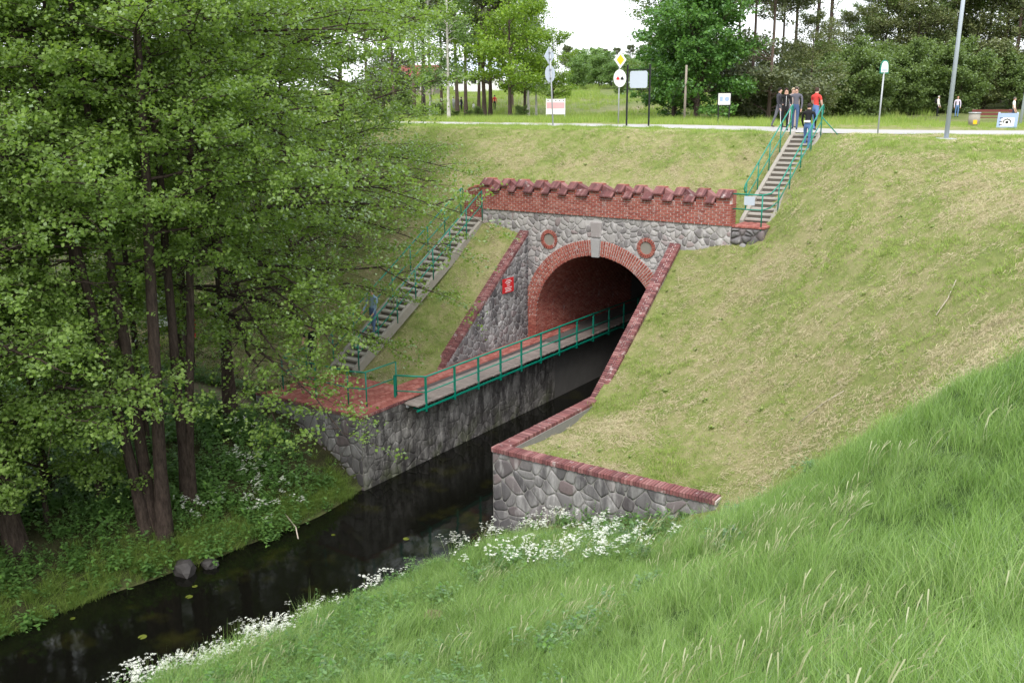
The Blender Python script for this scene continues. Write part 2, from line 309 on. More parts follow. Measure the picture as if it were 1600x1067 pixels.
# the arch opening: no ground sheet inside the tunnel above the canal bed
cxm = (GX[:-1, :-1]+GX[1:, 1:])/2; cym = (GY[:-1, :-1]+GY[1:, 1:])/2
quads = quads[~((np.abs(cxm) < 2.95) & (cym > .24) & (cym < .36)).reshape(-1)]
V = np.stack([GX, GY, GZ], -1).reshape(-1, 3)
t = NT('ground_cover')
vc = t.n('ShaderNodeVertexColor', layer_name='cover'); sp = t.n('ShaderNodeSeparateColor'); t.l(vc.outputs[0], sp.inputs[0])
n1 = t.noise(.55, 6, .65); n2 = t.noise(3.5, 5, .7); n3 = t.noise(28, 4, .7)
f1 = t.math('ADD', t.math('MULTIPLY', n1, .6), t.math('MULTIPLY', n2, .4))
mown = t.ramp(f1, [(.36, (.15, .21, .055)), (.46, (.24, .28, .09)), (.55, (.33, .32, .15)), (.68, (.44, .38, .22))])
mown = t.mix(t.math('MULTIPLY', n3, .5), mown, (.12, .11, .05))
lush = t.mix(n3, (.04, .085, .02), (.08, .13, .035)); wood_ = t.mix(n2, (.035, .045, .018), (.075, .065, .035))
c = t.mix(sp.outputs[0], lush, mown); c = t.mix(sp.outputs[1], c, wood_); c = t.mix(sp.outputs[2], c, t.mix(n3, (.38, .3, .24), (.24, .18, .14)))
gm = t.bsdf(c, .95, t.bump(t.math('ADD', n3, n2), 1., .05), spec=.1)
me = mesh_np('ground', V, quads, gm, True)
ca = me.color_attributes.new('cover', 'FLOAT_COLOR', 'POINT')
tm = tallmask(GX, GY); mow = (1-tm)*(1-sst(30, 60, GY)*.5)
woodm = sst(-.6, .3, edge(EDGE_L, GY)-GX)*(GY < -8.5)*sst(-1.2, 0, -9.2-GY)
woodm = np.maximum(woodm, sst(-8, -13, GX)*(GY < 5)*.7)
path = np.exp(-((GY-(-11.4-(GX+10)*-.35*(GX < -10)))/.45)**2)*(GX < -5.9)*(GX > -16)
path = np.maximum(path, np.exp(-((GY-(66-(GX+30)*.55))/1.8)**2)*(GY > 40)*(GX < 0))
woodm = np.where(path > .5, 0, woodm)
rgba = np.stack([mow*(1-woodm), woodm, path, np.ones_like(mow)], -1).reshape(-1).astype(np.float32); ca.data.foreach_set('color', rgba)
gobj = link('ground', me); tag(gobj, 'grassy embankment, banks and meadow ground around the stream', kind='structure')
# road
mb = MB(); xs = list(np.linspace(-120, 120, 241)); prev = None
for x in xs:
    y0 = float(road_near(x)); y1 = y0+4.6+.0*x
    mb.add([(x, y0, 0), (x, y1, 0)], [])
vs = []
for (x, y, z) in mb.v: vs.append((x, y, float(ground(np.array([x]), np.array([y]), False)[0])+.03))
Fc = [(2*i, 2*i+2, 2*i+3, 2*i+1) for i in range(len(xs)-1)]
ro = link('road', mesh_np('road', np.array(vs), np.array(Fc), M['road'])); tag(ro, 'pale asphalt lane along the top of the embankment', kind='structure')
# water
wv = [(x, y, 0.0) for y in np.linspace(-80, 30, 56) for x in (-8, 8)]
wo_ = link('water', mesh_np('water', np.array(wv), np.array([(2*i, 2*i+1, 2*i+3, 2*i+2) for i in range(55)]), M['water'])); tag(wo_, 'dark slow stream flowing out of the brick tunnel', kind='structure')
# ------------------------------------------------------------------ masonry helpers
def clip_poly(P, a, b, c):
    """keep the side a*x+b*y <= c"""
    out = []
    for i in range(len(P)):
        p, q = P[i], P[(i+1) % len(P)]; dp, dq = a*p[0]+b*p[1]-c, a*q[0]+b*q[1]-c
        if dp <= 0: out.append(p)
        if dp*dq < 0: t_ = dp/(dp-dq); out.append((p[0]+(q[0]-p[0])*t_, p[1]+(q[1]-p[1])*t_))
    return out
def convex_planes(poly):
    A = sum(poly[i][0]*poly[(i+1) % len(poly)][1]-poly[(i+1) % len(poly)][0]*poly[i][1] for i in range(len(poly))); P = poly if A > 0 else poly[::-1]; o = []
    for i in range(len(P)):
        p, q = P[i], P[(i+1) % len(P)]; a, b = q[1]-p[1], -(q[0]-p[0]); l = math.hypot(a, b); o.append((a/l, b/l, (a*p[0]+b*p[1])/l))
    return o
def rubble_cells(region, size, aspect=1.3, jit=.42, seed=1, keep=None, joint=.012):
    """irregular stone outlines filling a convex region"""
    rr = random.Random(seed); xs_ = [p[0] for p in region]; ys_ = [p[1] for p in region]; sx, sy = size*aspect, size; pts = []
    j = 0; y = min(ys_)-sy
    while y < max(ys_)+sy:
        x = min(xs_)-sx+(j % 2)*sx/2
        while x < max(xs_)+sx:
            g = rr.random()
            if g > .17: pts.append((x+rr.uniform(-jit, jit)*sx, y+rr.uniform(-jit, jit)*sy))
            if g > .88: pts.append((x+rr.uniform(-jit, jit)*sx, y+rr.uniform(-jit, jit)*sy))
            x += sx
        y += sy; j += 1
    planes = convex_planes(region); cells = []
    for i, p in enumerate(pts):
        if not (min(xs_)-sx < p[0] < max(xs_)+sx and min(ys_)-sy < p[1] < max(ys_)+sy): continue
        if keep and not keep(p): continue
        P = [(p[0]-2*sx, p[1]-2*sy), (p[0]+2*sx, p[1]-2*sy), (p[0]+2*sx, p[1]+2*sy), (p[0]-2*sx, p[1]+2*sy)]
        for k, q in enumerate(pts):
            if k == i or abs(q[0]-p[0]) > 2.2*sx or abs(q[1]-p[1]) > 2.2*sy: continue
            a, b = q[0]-p[0], q[1]-p[1]; l = math.hypot(a, b)
            if l < 1e-6: continue
            P = clip_poly(P, a/l, b/l, (a*(p[0]+q[0])+b*(p[1]+q[1]))/2/l-joint)
            if len(P) < 3: break
        if len(P) < 3: continue
        for (a, b, c) in planes:
            P = clip_poly(P, a, b, c-joint*.5)
            if len(P) < 3: break
        if len(P) < 3: continue
        A = abs(sum(P[m][0]*P[(m+1) % len(P)][1]-P[(m+1) % len(P)][0]*P[m][1] for m in range(len(P))))/2
        if A < size*size*.06: continue
        cells.append(P)
    return cells
def stone_geo(P, O, U, Vv, N, depth, rr):
    """one stone: a skirt, a rounded shoulder and an uneven face"""
    cx = sum(p[0] for p in P)/len(P); cy = sum(p[1] for p in P)/len(P); Q = []
    for i, p in enumerate(P):                                    # soften the outline: cut every corner
        q, b = P[(i+1) % len(P)], P[i-1]; c1, c2 = rr.uniform(.08, .3), rr.uniform(.08, .3); Q.append((p[0]+(b[0]-p[0])*c1, p[1]+(b[1]-p[1])*c1)); Q.append((p[0]+(q[0]-p[0])*c2, p[1]+(q[1]-p[1])*c2))
    n = len(Q); d = depth*rr.uniform(.5, 1.5); tx, ty = rr.uniform(-.2, .2), rr.uniform(-.2, .2)
    W = lambda x, y, h: O+U*x+Vv*y+N*h
    V_ = [W(x, y, -.03) for x, y in Q]+[W(x, y, d*.45) for x, y in Q]
    V_ += [W(cx+(x-cx)*.78, cy+(y-cy)*.78, d*(1+tx*(x-cx)*6+ty*(y-cy)*6)*rr.uniform(.9, 1.1)) for x, y in Q]+[W(cx, cy, d*rr.uniform(1.05, 1.3))]
    F_ = [(k, (k+1) % n, (k+1) % n+n, k+n) for k in range(n)]+[(k+n, (k+1) % n+n, (k+1) % n+2*n, k+2*n) for k in range(n)]+[(k+2*n, (k+1) % n+2*n, 3*n) for k in range(n)]
    return V_, F_
def rubble(parent, region, O, U, Vv, N, size, mat, aspect=1.3, seed=1, keep=None, depth=.03, joint=.012, limit=300, used=None):
    O, U, Vv, N = Vector(O), Vector(U), Vector(Vv), Vector(N); rr = random.Random(seed+99)
    cells = rubble_cells(region, size, aspect, .55, seed, keep, joint)
    if U.cross(Vv).dot(N) < 0: cells = [c[::-1] for c in cells]
    # stones wound anticlockwise seen from outside
    fixed = []
    for P in cells:
        A = sum(P[m][0]*P[(m+1) % len(P)][1]-P[(m+1) % len(P)][0]*P[m][1] for m in range(len(P)))
        fixed.append(P if (A > 0) == (U.cross(Vv).dot(N) > 0) else P[::-1])
    cells = sorted(fixed, key=lambda P: -abs(sum(P[m][0]*P[(m+1) % len(P)][1]-P[(m+1) % len(P)][0]*P[m][1] for m in range(len(P)))))
    used = used if used is not None else [0]; rest = MB()
    for P in cells:
        V_, F_ = stone_geo(P, O, U, Vv, N, depth, rr)
        if used[0] < limit:
            used[0] += 1; MB().add(V_, F_).build('stone', mat, parent, True)
        else: rest.add(V_, F_)
    if rest.v: tag(rest.build('small_stones', mat, parent, True), kind='stuff')
BR = []
def brick_variants(mat):
    out = []
    for i in range(5):
        rr = random.Random(i); b = MB(); j = lambda: rr.uniform(-.025, .025)
        x, y, z = .5, .5, .5; bv = .06
        V_ = [(-x+j(), -y+j(), -z+j()), (x+j(), -y+j(), -z+j()), (x+j(), y+j(), -z+j()), (-x+j(), y+j(), -z+j()), (-x+bv+j(), -y+bv+j(), z), (x-bv+j(), -y+bv+j(), z), (x-bv+j(), y-bv+j(), z), (-x+bv+j(), y-bv+j(), z),
              (-x, -y, z-.14), (x, -y, z-.14), (x, y, z-.14), (-x, y, z-.14)]
        b.add(V_, [(0, 3, 2, 1), (4, 5, 6, 7), (0, 1, 9, 8), (1, 2, 10, 9), (2, 3, 11, 10), (3, 0, 8, 11), (8, 9, 5, 4), (9, 10, 6, 5), (10, 11, 7, 6), (11, 8, 4, 7)])
        out.append(b.mesh('brick', mat))
    return out
BV = {k: brick_variants(M[k]) for k in ('brick', 'brick_dark', 'brick_cap', 'brick_pave')}
class Bricks:
    """collects bricks given by centre, axes (length, height, outward) and size; the first `limit` become parts, the rest one stuff part"""
    def __init__(s, parent, kind='brick', limit=300, name='brick', rest='brickwork'): s.p, s.k, s.lim, s.l, s.name, s.restname = parent, kind, limit, [], name, rest
    def add(s, c, U, Vv, N, size, w=0):
        rr = R; N = Vector(N); c = Vector(c)+N*rr.uniform(-.004, .005)
        m = Matrix.Identity(4)
        for i, (ax, sc) in enumerate(zip((Vector(U), Vector(Vv), N), size)):
            for r_ in range(3): m[r_][i] = ax[r_]*sc*(rr.uniform(.97, 1.0) if i < 2 else 1)
        for r_ in range(3): m[r_][3] = c[r_]
        s.l.append((w, m))
    def done(s):
        s.l.sort(key=lambda a: a[0]); rest = MB()
        for i, (w_, m) in enumerate(s.l):
            me = BV[s.k][i % 5]
            if i < s.lim: link(s.name, me, s.p, mw=m)
            else: rest.add([m @ v.co for v in me.vertices], [tuple(p.vertices) for p in me.polygons])
        if rest.v: tag(rest.build(s.restname, M[s.k], s.p), kind='stuff')
X, Y, Z = Vector((1, 0, 0)), Vector((0, 1, 0)), Vector((0, 0, 1))
def running_bond(B, O, U, Vv, N, w_, h_, bl=.25, bh=.078, depth=.1, keep=None, weight=None, gap=.017, headers=False):
    """courses of bricks over a w by h rectangle"""
    O, U, Vv, N = map(Vector, (O, U, Vv, N)); nrow = int(round(h_/bh)); bh = h_/nrow
    for j in range(nrow):
        u = -bl/2*(j % 2)
        while u < w_-1e-4:
            a, b = max(u, 0), min(u+bl, w_)
            if b-a > .05:
                cc = O+U*((a+b)/2)+Vv*((j+.5)*bh)-N*(depth/2-.012)
                if keep is None or keep(cc): B.add(cc, U, Vv, N, (b-a-gap, bh-gap, depth), weight(cc) if weight else R.random())
            u += bl
ARC_R, ZS, RING = 2.6, 3.16, .58; TOPZ = 7.2; PL, PR = -5.1, 5.1; ZB = 2.33; WX, WR, CANL, CANR = -2.97, 2.95, -1.75, 2.92
# ------------------------------------------------------------------ tunnel portal
portal = empty('tunnel_portal', (0, 0, 0), 'grey rubble stone tunnel portal with brick arch over the stream', 'tunnel portal')
def arch_pts(r, n=48, z0=None): return [(r*math.cos(math.pi*k/n), ZS+r*math.sin(math.pi*k/n)) for k in range(n+1)]
mb = MB(); rp = arch_pts(ARC_R+.02); hi = TOPZ-.01
outer = []
for (x, z) in rp:
    a = math.atan2(z-ZS, x); outer.append((x, z))
V_ = []; n = len(rp)
for d in (.007, .62):
    V_ += [(x, d, z) for x, z in rp]+[(x, d, hi) for x, z in rp]
mb.add(V_, [(k, k+1, n+k+1, n+k) for k in range(n-1)]+[(2*n+k, 3*n+k, 3*n+k+1, 2*n+k+1) for k in range(n-1)]+[(k, 2*n+k, 2*n+k+1, k+1) for k in range(n-1)]+[(n+k, n+k+1, 3*n+k+1, 3*n+k) for k in range(n-1)])
mb.box2((ARC_R+.02, .007, -.5), (PR, .62, hi)); mb.box2((PL, .007, -.5), (-ARC_R-.02, .62, hi))
mb.build('wall', M['mortar_pale'], portal)
RO = ARC_R+RING
OC = [(-2.02, 6.22), (2.02, 6.22)]
def keep_face(p):
    x, z = p
    if z > ZS and math.hypot(x, z-ZS) < RO-.1: return False
    if z <= ZS and abs(x) < RO-.1: return False
    if abs(x) < .24 and z < TOPZ-.05 and z > 5.6: return False
    return all(math.hypot(x-a, z-b) > .36 for a, b in OC)
used = [0]
rubble(portal, [(PL, 2.0), (PR, 2.0), (PR, TOPZ-.02), (PL, TOPZ-.02)], (0, 0, 0), X, Z, -Y, .19, M['stone'], 1.3, 3, keep_face, .018, .011, 300, used)
B = Bricks(portal, 'brick', 300, 'arch_brick', 'arch_brickwork')
na = int(math.pi*(ARC_R+RING/2)/.094)
for k in range(na):
    a = math.pi*(k+.5)/na; rad = Vector((math.cos(a), 0, math.sin(a))); tan = Vector((-math.sin(a), 0, math.cos(a)))
    if abs(a-math.pi/2) < .075: continue
    r0 = ARC_R; cuts = [0, .29, RING] if k % 2 else [0, .145, .435, RING]
    for q in range(len(cuts)-1):
        a0, a1 = cuts[q]+r0, cuts[q+1]+r0; rm = (a0+a1)/2
        c = rad*rm+Vector((0, -.03, ZS)); B.add(c+Vector((0, .1, 0)), rad, tan, -Y, (a1-a0-.012, math.pi*rm/na-.024, .25), 0 if c.x > -2.9 or c.z > 3.6 else 1)
for sg in (-1, 1):
    for j in range(16):
        z = ZS-.04-j*.081
        if z < ZB-.25: break
        cuts = [0, .25, .5] if j % 2 else [0, .125, .375]
        for q in range(2):
            a0, a1 = ARC_R+cuts[q], ARC_R+cuts[q+1]; B.add((sg*(a0+a1)/2, .07, z), X*sg, Z, -Y, (a1-a0-.012, .068, .25), 1 if sg > 0 else .5)
B.done()
mb = MB(); na2 = 40
for k in range(na2):
    a0, a1 = math.pi*k/na2, math.pi*(k+1)/na2; q = []
    for a, r_ in ((a0, ARC_R+.01), (a1, ARC_R+.01), (a1, RO-.01), (a0, RO-.01)): q.append((r_*math.cos(a), -.028, ZS+r_*math.sin(a)))
    mb.prism(q, (0, 0, 0), (0, .055, 0))
mb.build('arch_mortar', M['mortar'], portal)
mb = MB(); mb.prism([(-.15, -.11, 5.72), (.15, -.11, 5.72), (.2, -.11, 6.4), (-.2, -.11, 6.4)], (0, 0, 0), (0, .3, 0)); mb.build('keystone', M['keystone'], portal, bevel=.015)
mb = MB(); mb.prism([(-.2, -.06, 6.45), (.2, -.06, 6.45), (.24, -.06, 7.0), (-.24, -.06, 7.0)], (0, 0, 0), (0, .2, 0)); mb.build('stone', M['stone'], portal, bevel=.02)
for (ox, oz) in OC:
    e = empty('round_window', (ox, 0, oz)); e.parent = portal
    mb = MB(); V_ = []; nn = 28
    for yy, rr_ in ((-.01, .22), (-.01, .36), (.12, .22)): V_ += [(rr_*math.cos(2*math.pi*k/nn), yy, rr_*math.sin(2*math.pi*k/nn)) for k in range(nn)]
    mb.add(V_, [(k, (k+1) % nn, nn+(k+1) % nn, nn+k) for k in range(nn)]+[(k, 2*nn+k, 2*nn+(k+1) % nn, (k+1) % nn) for k in range(nn)]); mb.build('mortar_ring', M['mortar'], e)
    mb = MB(); mb.add([(.225*math.cos(2*math.pi*k/nn), -.012, .225*math.sin(2*math.pi*k/nn)) for k in range(nn)], [tuple(range(nn))]); mb.build('pane', M['blind'], e)
    for k in range(24):
        a = 2*math.pi*(k+.5)/24; rad = Vector((math.cos(a), 0, math.sin(a))); tan = Vector((-math.sin(a), 0, math.cos(a)))
        m = Matrix.Identity(4)
        for i, (ax, sc) in enumerate(((rad, .135), (tan, .062), (-Y, .12))):
            for r_ in range(3): m[r_][i] = ax[r_]*sc
        c = rad*.295+Vector((0, 0, 0)); m.translation = c; link('brick', BV['brick'][k % 5], e, mw=m)
# lining of the tunnel: brick barrel with real courses near the mouth
lin = empty('tunnel_lining', (0, .6, 0), 'dark red brick barrel lining inside the tunnel mouth', 'tunnel'); lin['label'] = 'dark red brick barrel lining inside the tunnel mouth'
DEEP = 34
mb = MB(); prof = [(-ARC_R-.05, -.6)]+[(-(ARC_R+.02)*math.cos(math.pi*k/40), ZS+(ARC_R+.02)*math.sin(math.pi*k/40)) for k in range(41)]+[(ARC_R+.05, -.6)]
V_ = [(x, yy-.6, z) for yy in (.1, DEEP) for x, z in prof]; n = len(prof)
mb.add(V_, [(k, k+1, n+k+1, n+k) for k in range(n-1)]+[tuple(range(n, 2*n))]); mb.build('barrel', M['mortar_dark'], lin)  # last face is an added end wall that keeps the tunnel dark
B = Bricks(lin, 'brick', 300, 'brick', 'brick_courses'); arc = math.pi*ARC_R/2; ncr = int(arc/.08); 
for j in range(-12, ncr+12):
    for k in range(32):
        yy = .06+k*.25+(j % 2)*.125
        if j < 0: c = Vector((-ARC_R, yy, ZS+(j+.5)*.08)); U_, V__, N_ = Y, Z, X
        else:
            a = math.pi-(j+.5)*.08/ARC_R
            rad = Vector((math.cos(a), 0, math.sin(a))); c = rad*ARC_R+Vector((0, yy, ZS)); U_, V__, N_ = Y, Vector((math.sin(a), 0, -math.cos(a))), -rad
        if j > 24 and k > 20: continue
        B.add(c-Vector((0, .6, 0))-N_*.025, U_, V__, N_, (.238, .066, .06), yy+abs(j)*.05)
B.done()
mb = MB(); mb.box2((-ARC_R, 0-.6, -.6), (CANL, DEEP-.6, ZB-.02)); mb.build('ledge', M['concrete_damp'], lin)
# ------------------------------------------------------------------ battlemented parapet
par = empty('parapet', (0, 0, TOPZ), 'red brick parapet with stepped battlement caps above the stone arch', 'parapet wall')
PY0, PY1 = -.06, .40
mb = MB(); mb.box2((PL+.012, PY0+.012, 0), (PR-.012, PY1, .74)); mb.build('wall', M['mortar'], par)
rowh = .735
B = Bricks(par, 'brick', 300)
running_bond(B, (PL, PY0, 0), X, Z, -Y, PR-PL, rowh, .255, .0817, .1)
running_bond(B, (PR, PY0, 0), Y, Z, X, PY1-PY0, rowh, .25, .0817, .1)
B.done()
import json as _j
CAPPX = [765, 792, 816, 844, 870, 897.5, 933, 971, 1000, 1032.5, 1065, 1099, 1131]
def px_to_x(px, zz):       # the photograph's column of each merlon turned into metres along the parapet
    a, b = Vector(CAM), None
    d = fw+r2*((px-800)/F)+u2*((533.5-330)/F)
    # intersect the column plane with the line y=0,z=zz
    nrm = (fw+r2*((px-800)/F)).cross(u2); k = (nrm.dot(a)-nrm.z*zz)/nrm.x if abs(nrm.x) > 1e-9 else 0
    return k
def cap(x0, x1, z0, dep, h, back, nm):
    """sloping brick weathering cap, drip edge forward, rising to the back"""
    e = empty(nm, ((x0+x1)/2, 0, z0)); e.parent = par; w_ = x1-x0; nb = max(3, int(round(w_/.085)))
    for k in range(nb):
        xc = -w_/2+(k+.5)*w_/nb; f = MB(); wb = w_/nb*.46; jj = R.uniform(-.004, .004)
        f.prism([(xc-wb, -dep+jj, -.035), (xc-wb, -dep+jj, .015), (xc-wb, back, h+jj), (xc-wb, back, h-.1)], (0, 0, 0), (2*wb, 0, 0)); f.build('tile', M['brick_cap'], e)
    f = MB(); f.prism([(-w_/2+.015, -dep+.05, -.04), (-w_/2+.015, -dep+.05, 0), (-w_/2+.015, back-.01, h-.015), (-w_/2+.015, back-.01, -.04)], (0, 0, 0), (w_-.03, 0, 0)); f.build('bed', M['brick_dark'], e)
    return e
cx_ = [px_to_x(p, 8.3) for p in CAPPX]
for i, x in enumerate(cx_):
    x -= .07; hw = .18 if i != 6 else .24
    a0, a1 = x-hw, x+hw
    if i == 12: a1 = PR+.0
    if i == 0: a0 = PL-.0
    # merlon body under the upper cap
    mbb = MB(); mbb.box2((a0+.03, PY0+.015, .735), (a1-.03, PY1-.01, .95)); mo = mbb.build('merlon', M['mortar'], par)
    Bm = Bricks(mo, 'brick', 99); running_bond(Bm, (a0+.005, PY0, .738), X, Z, -Y, a1-a0-.01, .2, .25, .085, .1); Bm.done()
    cap(a0-.0, a1-.01, .965, .16, .22, .13, 'cap')
    mbb = MB(); mbb.prism([(a0-.0, .13, .735), (a1, .13, .735), (a1, .13, 1.185), (a0, .13, 1.185)], (0, 0, 0), (0, .26, 0)); mbb.build('ridge', M['brick'], par)
    if i < 12:                              # sloping flank and the lower cap between two merlons
        b0 = a1; b1 = cx_[i+1]-.07-(.18 if i+1 != 6 else .24)
        if b1-b0 > .05:
            mbb = MB(); mbb.prism([(b0, .10, .738), (b1, .10, .738), (b1-.0, .10, .98), (b0+(b1-b0)*.62, .10, .98), (b0, .10, 1.14)], (0, 0, 0), (0, .28, 0)); mbb.build('flank', M['brick_dark'], par)
            cap(b0+.02, b1-.03, .765, .19, .2, .105, 'cap')
# short return walls left and right of the parapet
rw = empty('return_wall', (-5.12, .42, 6.75), 'short red brick return wall at the left end of the parapet', 'brick wall')
mb = MB(); mb.prism([(-1.2, .01, 0), (-.02, .01, 0), (-.02, .01, 1.33), (-.75, .01, 1.22), (-1.0, .01, 1.08), (-1.2, .01, .95)], (0, 0, 0), (0, .3, 0)); mb.build('wall', M['mortar'], rw)
B = Bricks(rw); running_bond(B, (-1.2, 0, 0), X, Z, -Y, 1.18, 1.3, .25, .081, keep=lambda c: c.z < 1.25+.2*c.x*(1 if c.x < -.5 else .3))
for k in range(14):
    u = -1.16+k*.083; zt_ = np.interp(u, [-1.2, -1.0, -.75, 0], [.93, 1.06, 1.2, 1.31]); B.add((u, .13, zt_+.03), Y, X, Z, (.33, .07, .09))
B.done()
# ------------------------------------------------------------------ wing walls
def wing(label, x0, x1, side, face, seed, stone, group=None):
    """wall falling from the portal to the quay; x0 is the face towards the stream"""
    t_ = empty('wing_wall', (0, 0, 0), label, 'wing wall'); L, zt = 5.55, 6.5
    lo, hi_ = min(x0, x1), max(x0, x1)
    mb = MB(); mb.prism([(lo+.03, -L+.1, 0), (lo+.03, 0, 0), (lo+.03, 0, zt-.16), (lo+.03, -L+.1, ZB-.1)], (0, 0, 0), (hi_-lo-.037, 0, 0)); mb.build('wall', M['mortar_pale'], t_)
    if face: rubble(t_, [(-L+.05, ZB-.05), (-.02, ZB-.05), (-.02, zt-.2), (-L+.05, ZB-.02)], (x0, 0, 0), Y, Z, X*side, .24, stone, 1.1, seed, None, .015, .013)
    # raking brick coping: bricks on edge laid square to the slope, two lengths across
    dv = Vector((0, L, zt-ZB)); ln = dv.length; dv.normalize(); nv = Vector((0, -dv.z, dv.y)); nr = int(ln/.083); B = Bricks(t_, 'brick_dark', 300); wd = hi_-lo+.06
    for k in range(nr):
        c = Vector((lo-.03, -L, ZB-.02))+dv*((k+.5)*ln/nr); cuts = [0, .25, wd] if k % 2 else [0, wd-.25, wd]
        for q in range(2): B.add(c+X*((cuts[q]+cuts[q+1])/2)-nv*.05, X, dv, nv, (cuts[q+1]-cuts[q]-.012, ln/nr-.013, .12))
    B.done()
    mb = MB(); mb.prism([(lo-.01, -L+.02, ZB-.17), (lo-.01, 0, zt-.17), (lo-.01, 0, zt-.03), (lo-.01, -L+.02, ZB-.04)], (0, 0, 0), (wd-.04, 0, 0)); mb.build('coping_bed', M['mortar'], t_)
    return t_
wing('raking wing wall of dark rubble stone behind the walkway, with the red sign on it', WX, WX-.36, 1, True, 11, M['stone_dark'])
wing('raking wing wall with weathered brick coping beside the mown slope, opposite the walkway', WR, WR+.36, -1, True, 12, M['stone_dark'])
# ------------------------------------------------------------------ quay walls
ql = empty('quay_wall', (0, 0, 0), 'tall stained grey quay wall below the brick apron and the walkway', 'quay wall')
mb = MB(); mb.box2((-2.2, -10.88, -1), (CANL-.006, -8.97, ZB-.1)); mb.box2((-2.2, -8.97, -1), (CANL-.006, 0, 2.14)); mb.build('wall', M['render'], ql)
mb = MB(); mb.box2((-6.3, -10.88, -1), (-2.2, -10.5, ZB-.1)); mb.build('end_wall', M['mortar_dark'], ql)
rubble(ql, [(-10.88, -.3), (-.02, -.3), (-.02, 2.13), (-10.88, 2.13)], (CANL-.006, 0, 0), Y, Z, X, .26, M['render'], 1.6, 21, None, .005, .006)
rubble(ql, [(-6.3, -.2), (CANL-.03, -.2), (CANL-.03, ZB-.12), (-6.3, ZB-.12)], (0, -10.88, 0), X, Z, -Y, .27, M['stone_dark'], 1.4, 22, None, .02, .01, 100)
B = Bricks(ql, 'brick_dark', 300)
running_bond(B, (CANL, -10.9, ZB-.1), Y, Z, X, 2.0, .1, .08, .1, .24); running_bond(B, (-6.3, -10.9, ZB-.1), X, Z, -Y, 6.3+CANL, .1, .08, .1, .24); B.done()
qr = empty('quay_wall', (0, 0, 0), 'low grey fieldstone retaining wall with brick edge above the flowering bank', 'quay wall')
mb = MB(); mb.box2((CANR+.02, -10.825, -1), (CANR+.4, .0, ZB-.1)); mb.box2((CANR+.4, -10.825, -1), (9.3, -10.42, ZB-.1)); mb.build('wall', M['mortar_mid'], qr)
rubble(qr, [(CANR+.03, -.2), (9.3, -.2), (9.3, ZB-.1), (CANR+.03, ZB-.1)], (0, -10.83, 0), X, Z, -Y, .31, M['stone_dark'], 1.25, 31, None, .012, .010)
rubble(qr, [(-10.8, -.2), (0, -.2), (0, ZB-.1), (-10.8, ZB-.1)], (CANR+.02, 0, 0), Y, Z, -X, .3, M['stone_dark'], 1.4, 32, None, .015, .008, 60)
B = Bricks(qr, 'brick_dark', 300)
for k in range(78):                                                    # rowlock edge along the front and along the stream
    B.add((CANR+.04+k*.0815, -10.70, ZB-.05), Y, X, Z, (.38, .07, .13))
for k in range(62):
    B.add((CANR+.19, -10.47+k*.0815, ZB-.05), X, Y, Z, (.38, .07, .13))
B.done()
mb = MB(); mb.box2((CANR+.02, -10.86, ZB-.12), (9.3, -10.55, ZB-.03)); mb.box2((CANR+.02, -10.55, ZB-.12), (CANR+.36, -5.4, ZB-.03)); mb.build('coping_bed', M['mortar'], qr)
# ------------------------------------------------------------------ brick apron and landings
apr = empty('brick_apron', (-4, -9.4, 2.2), 'flat red brick paved apron at the foot of the left stairs', 'brick paving')
mb = MB(); mb.box2((-2.0, -1.5, 0), (CANL+4-.28, 1.5, .10)); mb.build('bed', M['mortar_dark'], apr)
B = Bricks(apr, 'brick_pave', 300); running_bond(B, (-2.0, -1.25, .13), Y, X, Z, 2.75, 2.0+CANL+4-.02, .25, .12, .06, weight=lambda c: -c.x); 
for k in range(50): B.add((-1.98+k*.0835, -1.37, .12), Y, X, Z, (.23, .072, .06), -9)
B.done()
st = empty('brick_strip', (-2.45, -4, 2.2), 'narrow red brick ledge between the plank walkway and the wing wall', 'brick paving')
mb = MB(); mb.box2((-.5, -3.9, -.3), (.24, 7, .10)); mb.build('bed', M['mortar_dark'], st)
B = Bricks(st, 'brick_pave', 300); running_bond(B, (-.5, -3.9, .13), Y, X, Z, 10.6, .74, .25, .124, .06); B.done()
ld = empty('stair_landing', (5.65, .55, 7.13), 'pink brick landing on a crumbling stone base at the right stairs', 'landing')
mb = MB(); mb.box2((-.52, -.5, -.75), (.6, .62, .05)); mb.build('base', M['mortar_dark'], ld)
B = Bricks(ld, 'brick_pave'); running_bond(B, (-.53, -.55, .09), Y, X, Z, 1.15, 1.15, .25, .12, .06); B.done()
rubble(ld, [(-.53, -.8), (.62, -.8), (.62, -.0), (-.53, -.0)], (0, -.5, 0), X, Z, -Y, .2, M['stone_dark'], 1.7, 41, None, .07, .02)
ld2 = empty('stair_landing', (-5.7, .4, 6.78), 'small pink landing at the head of the left stairs', 'landing')
mb = MB(); mb.box2((-.6, -.24, -.3), (.58, .0, .05)); mb.build('base', M['concrete'], ld2)
B = Bricks(ld2, 'brick_pave'); running_bond(B, (-.6, -.24, .09), Y, X, Z, .25, 1.18, .25, .12, .06); B.done()
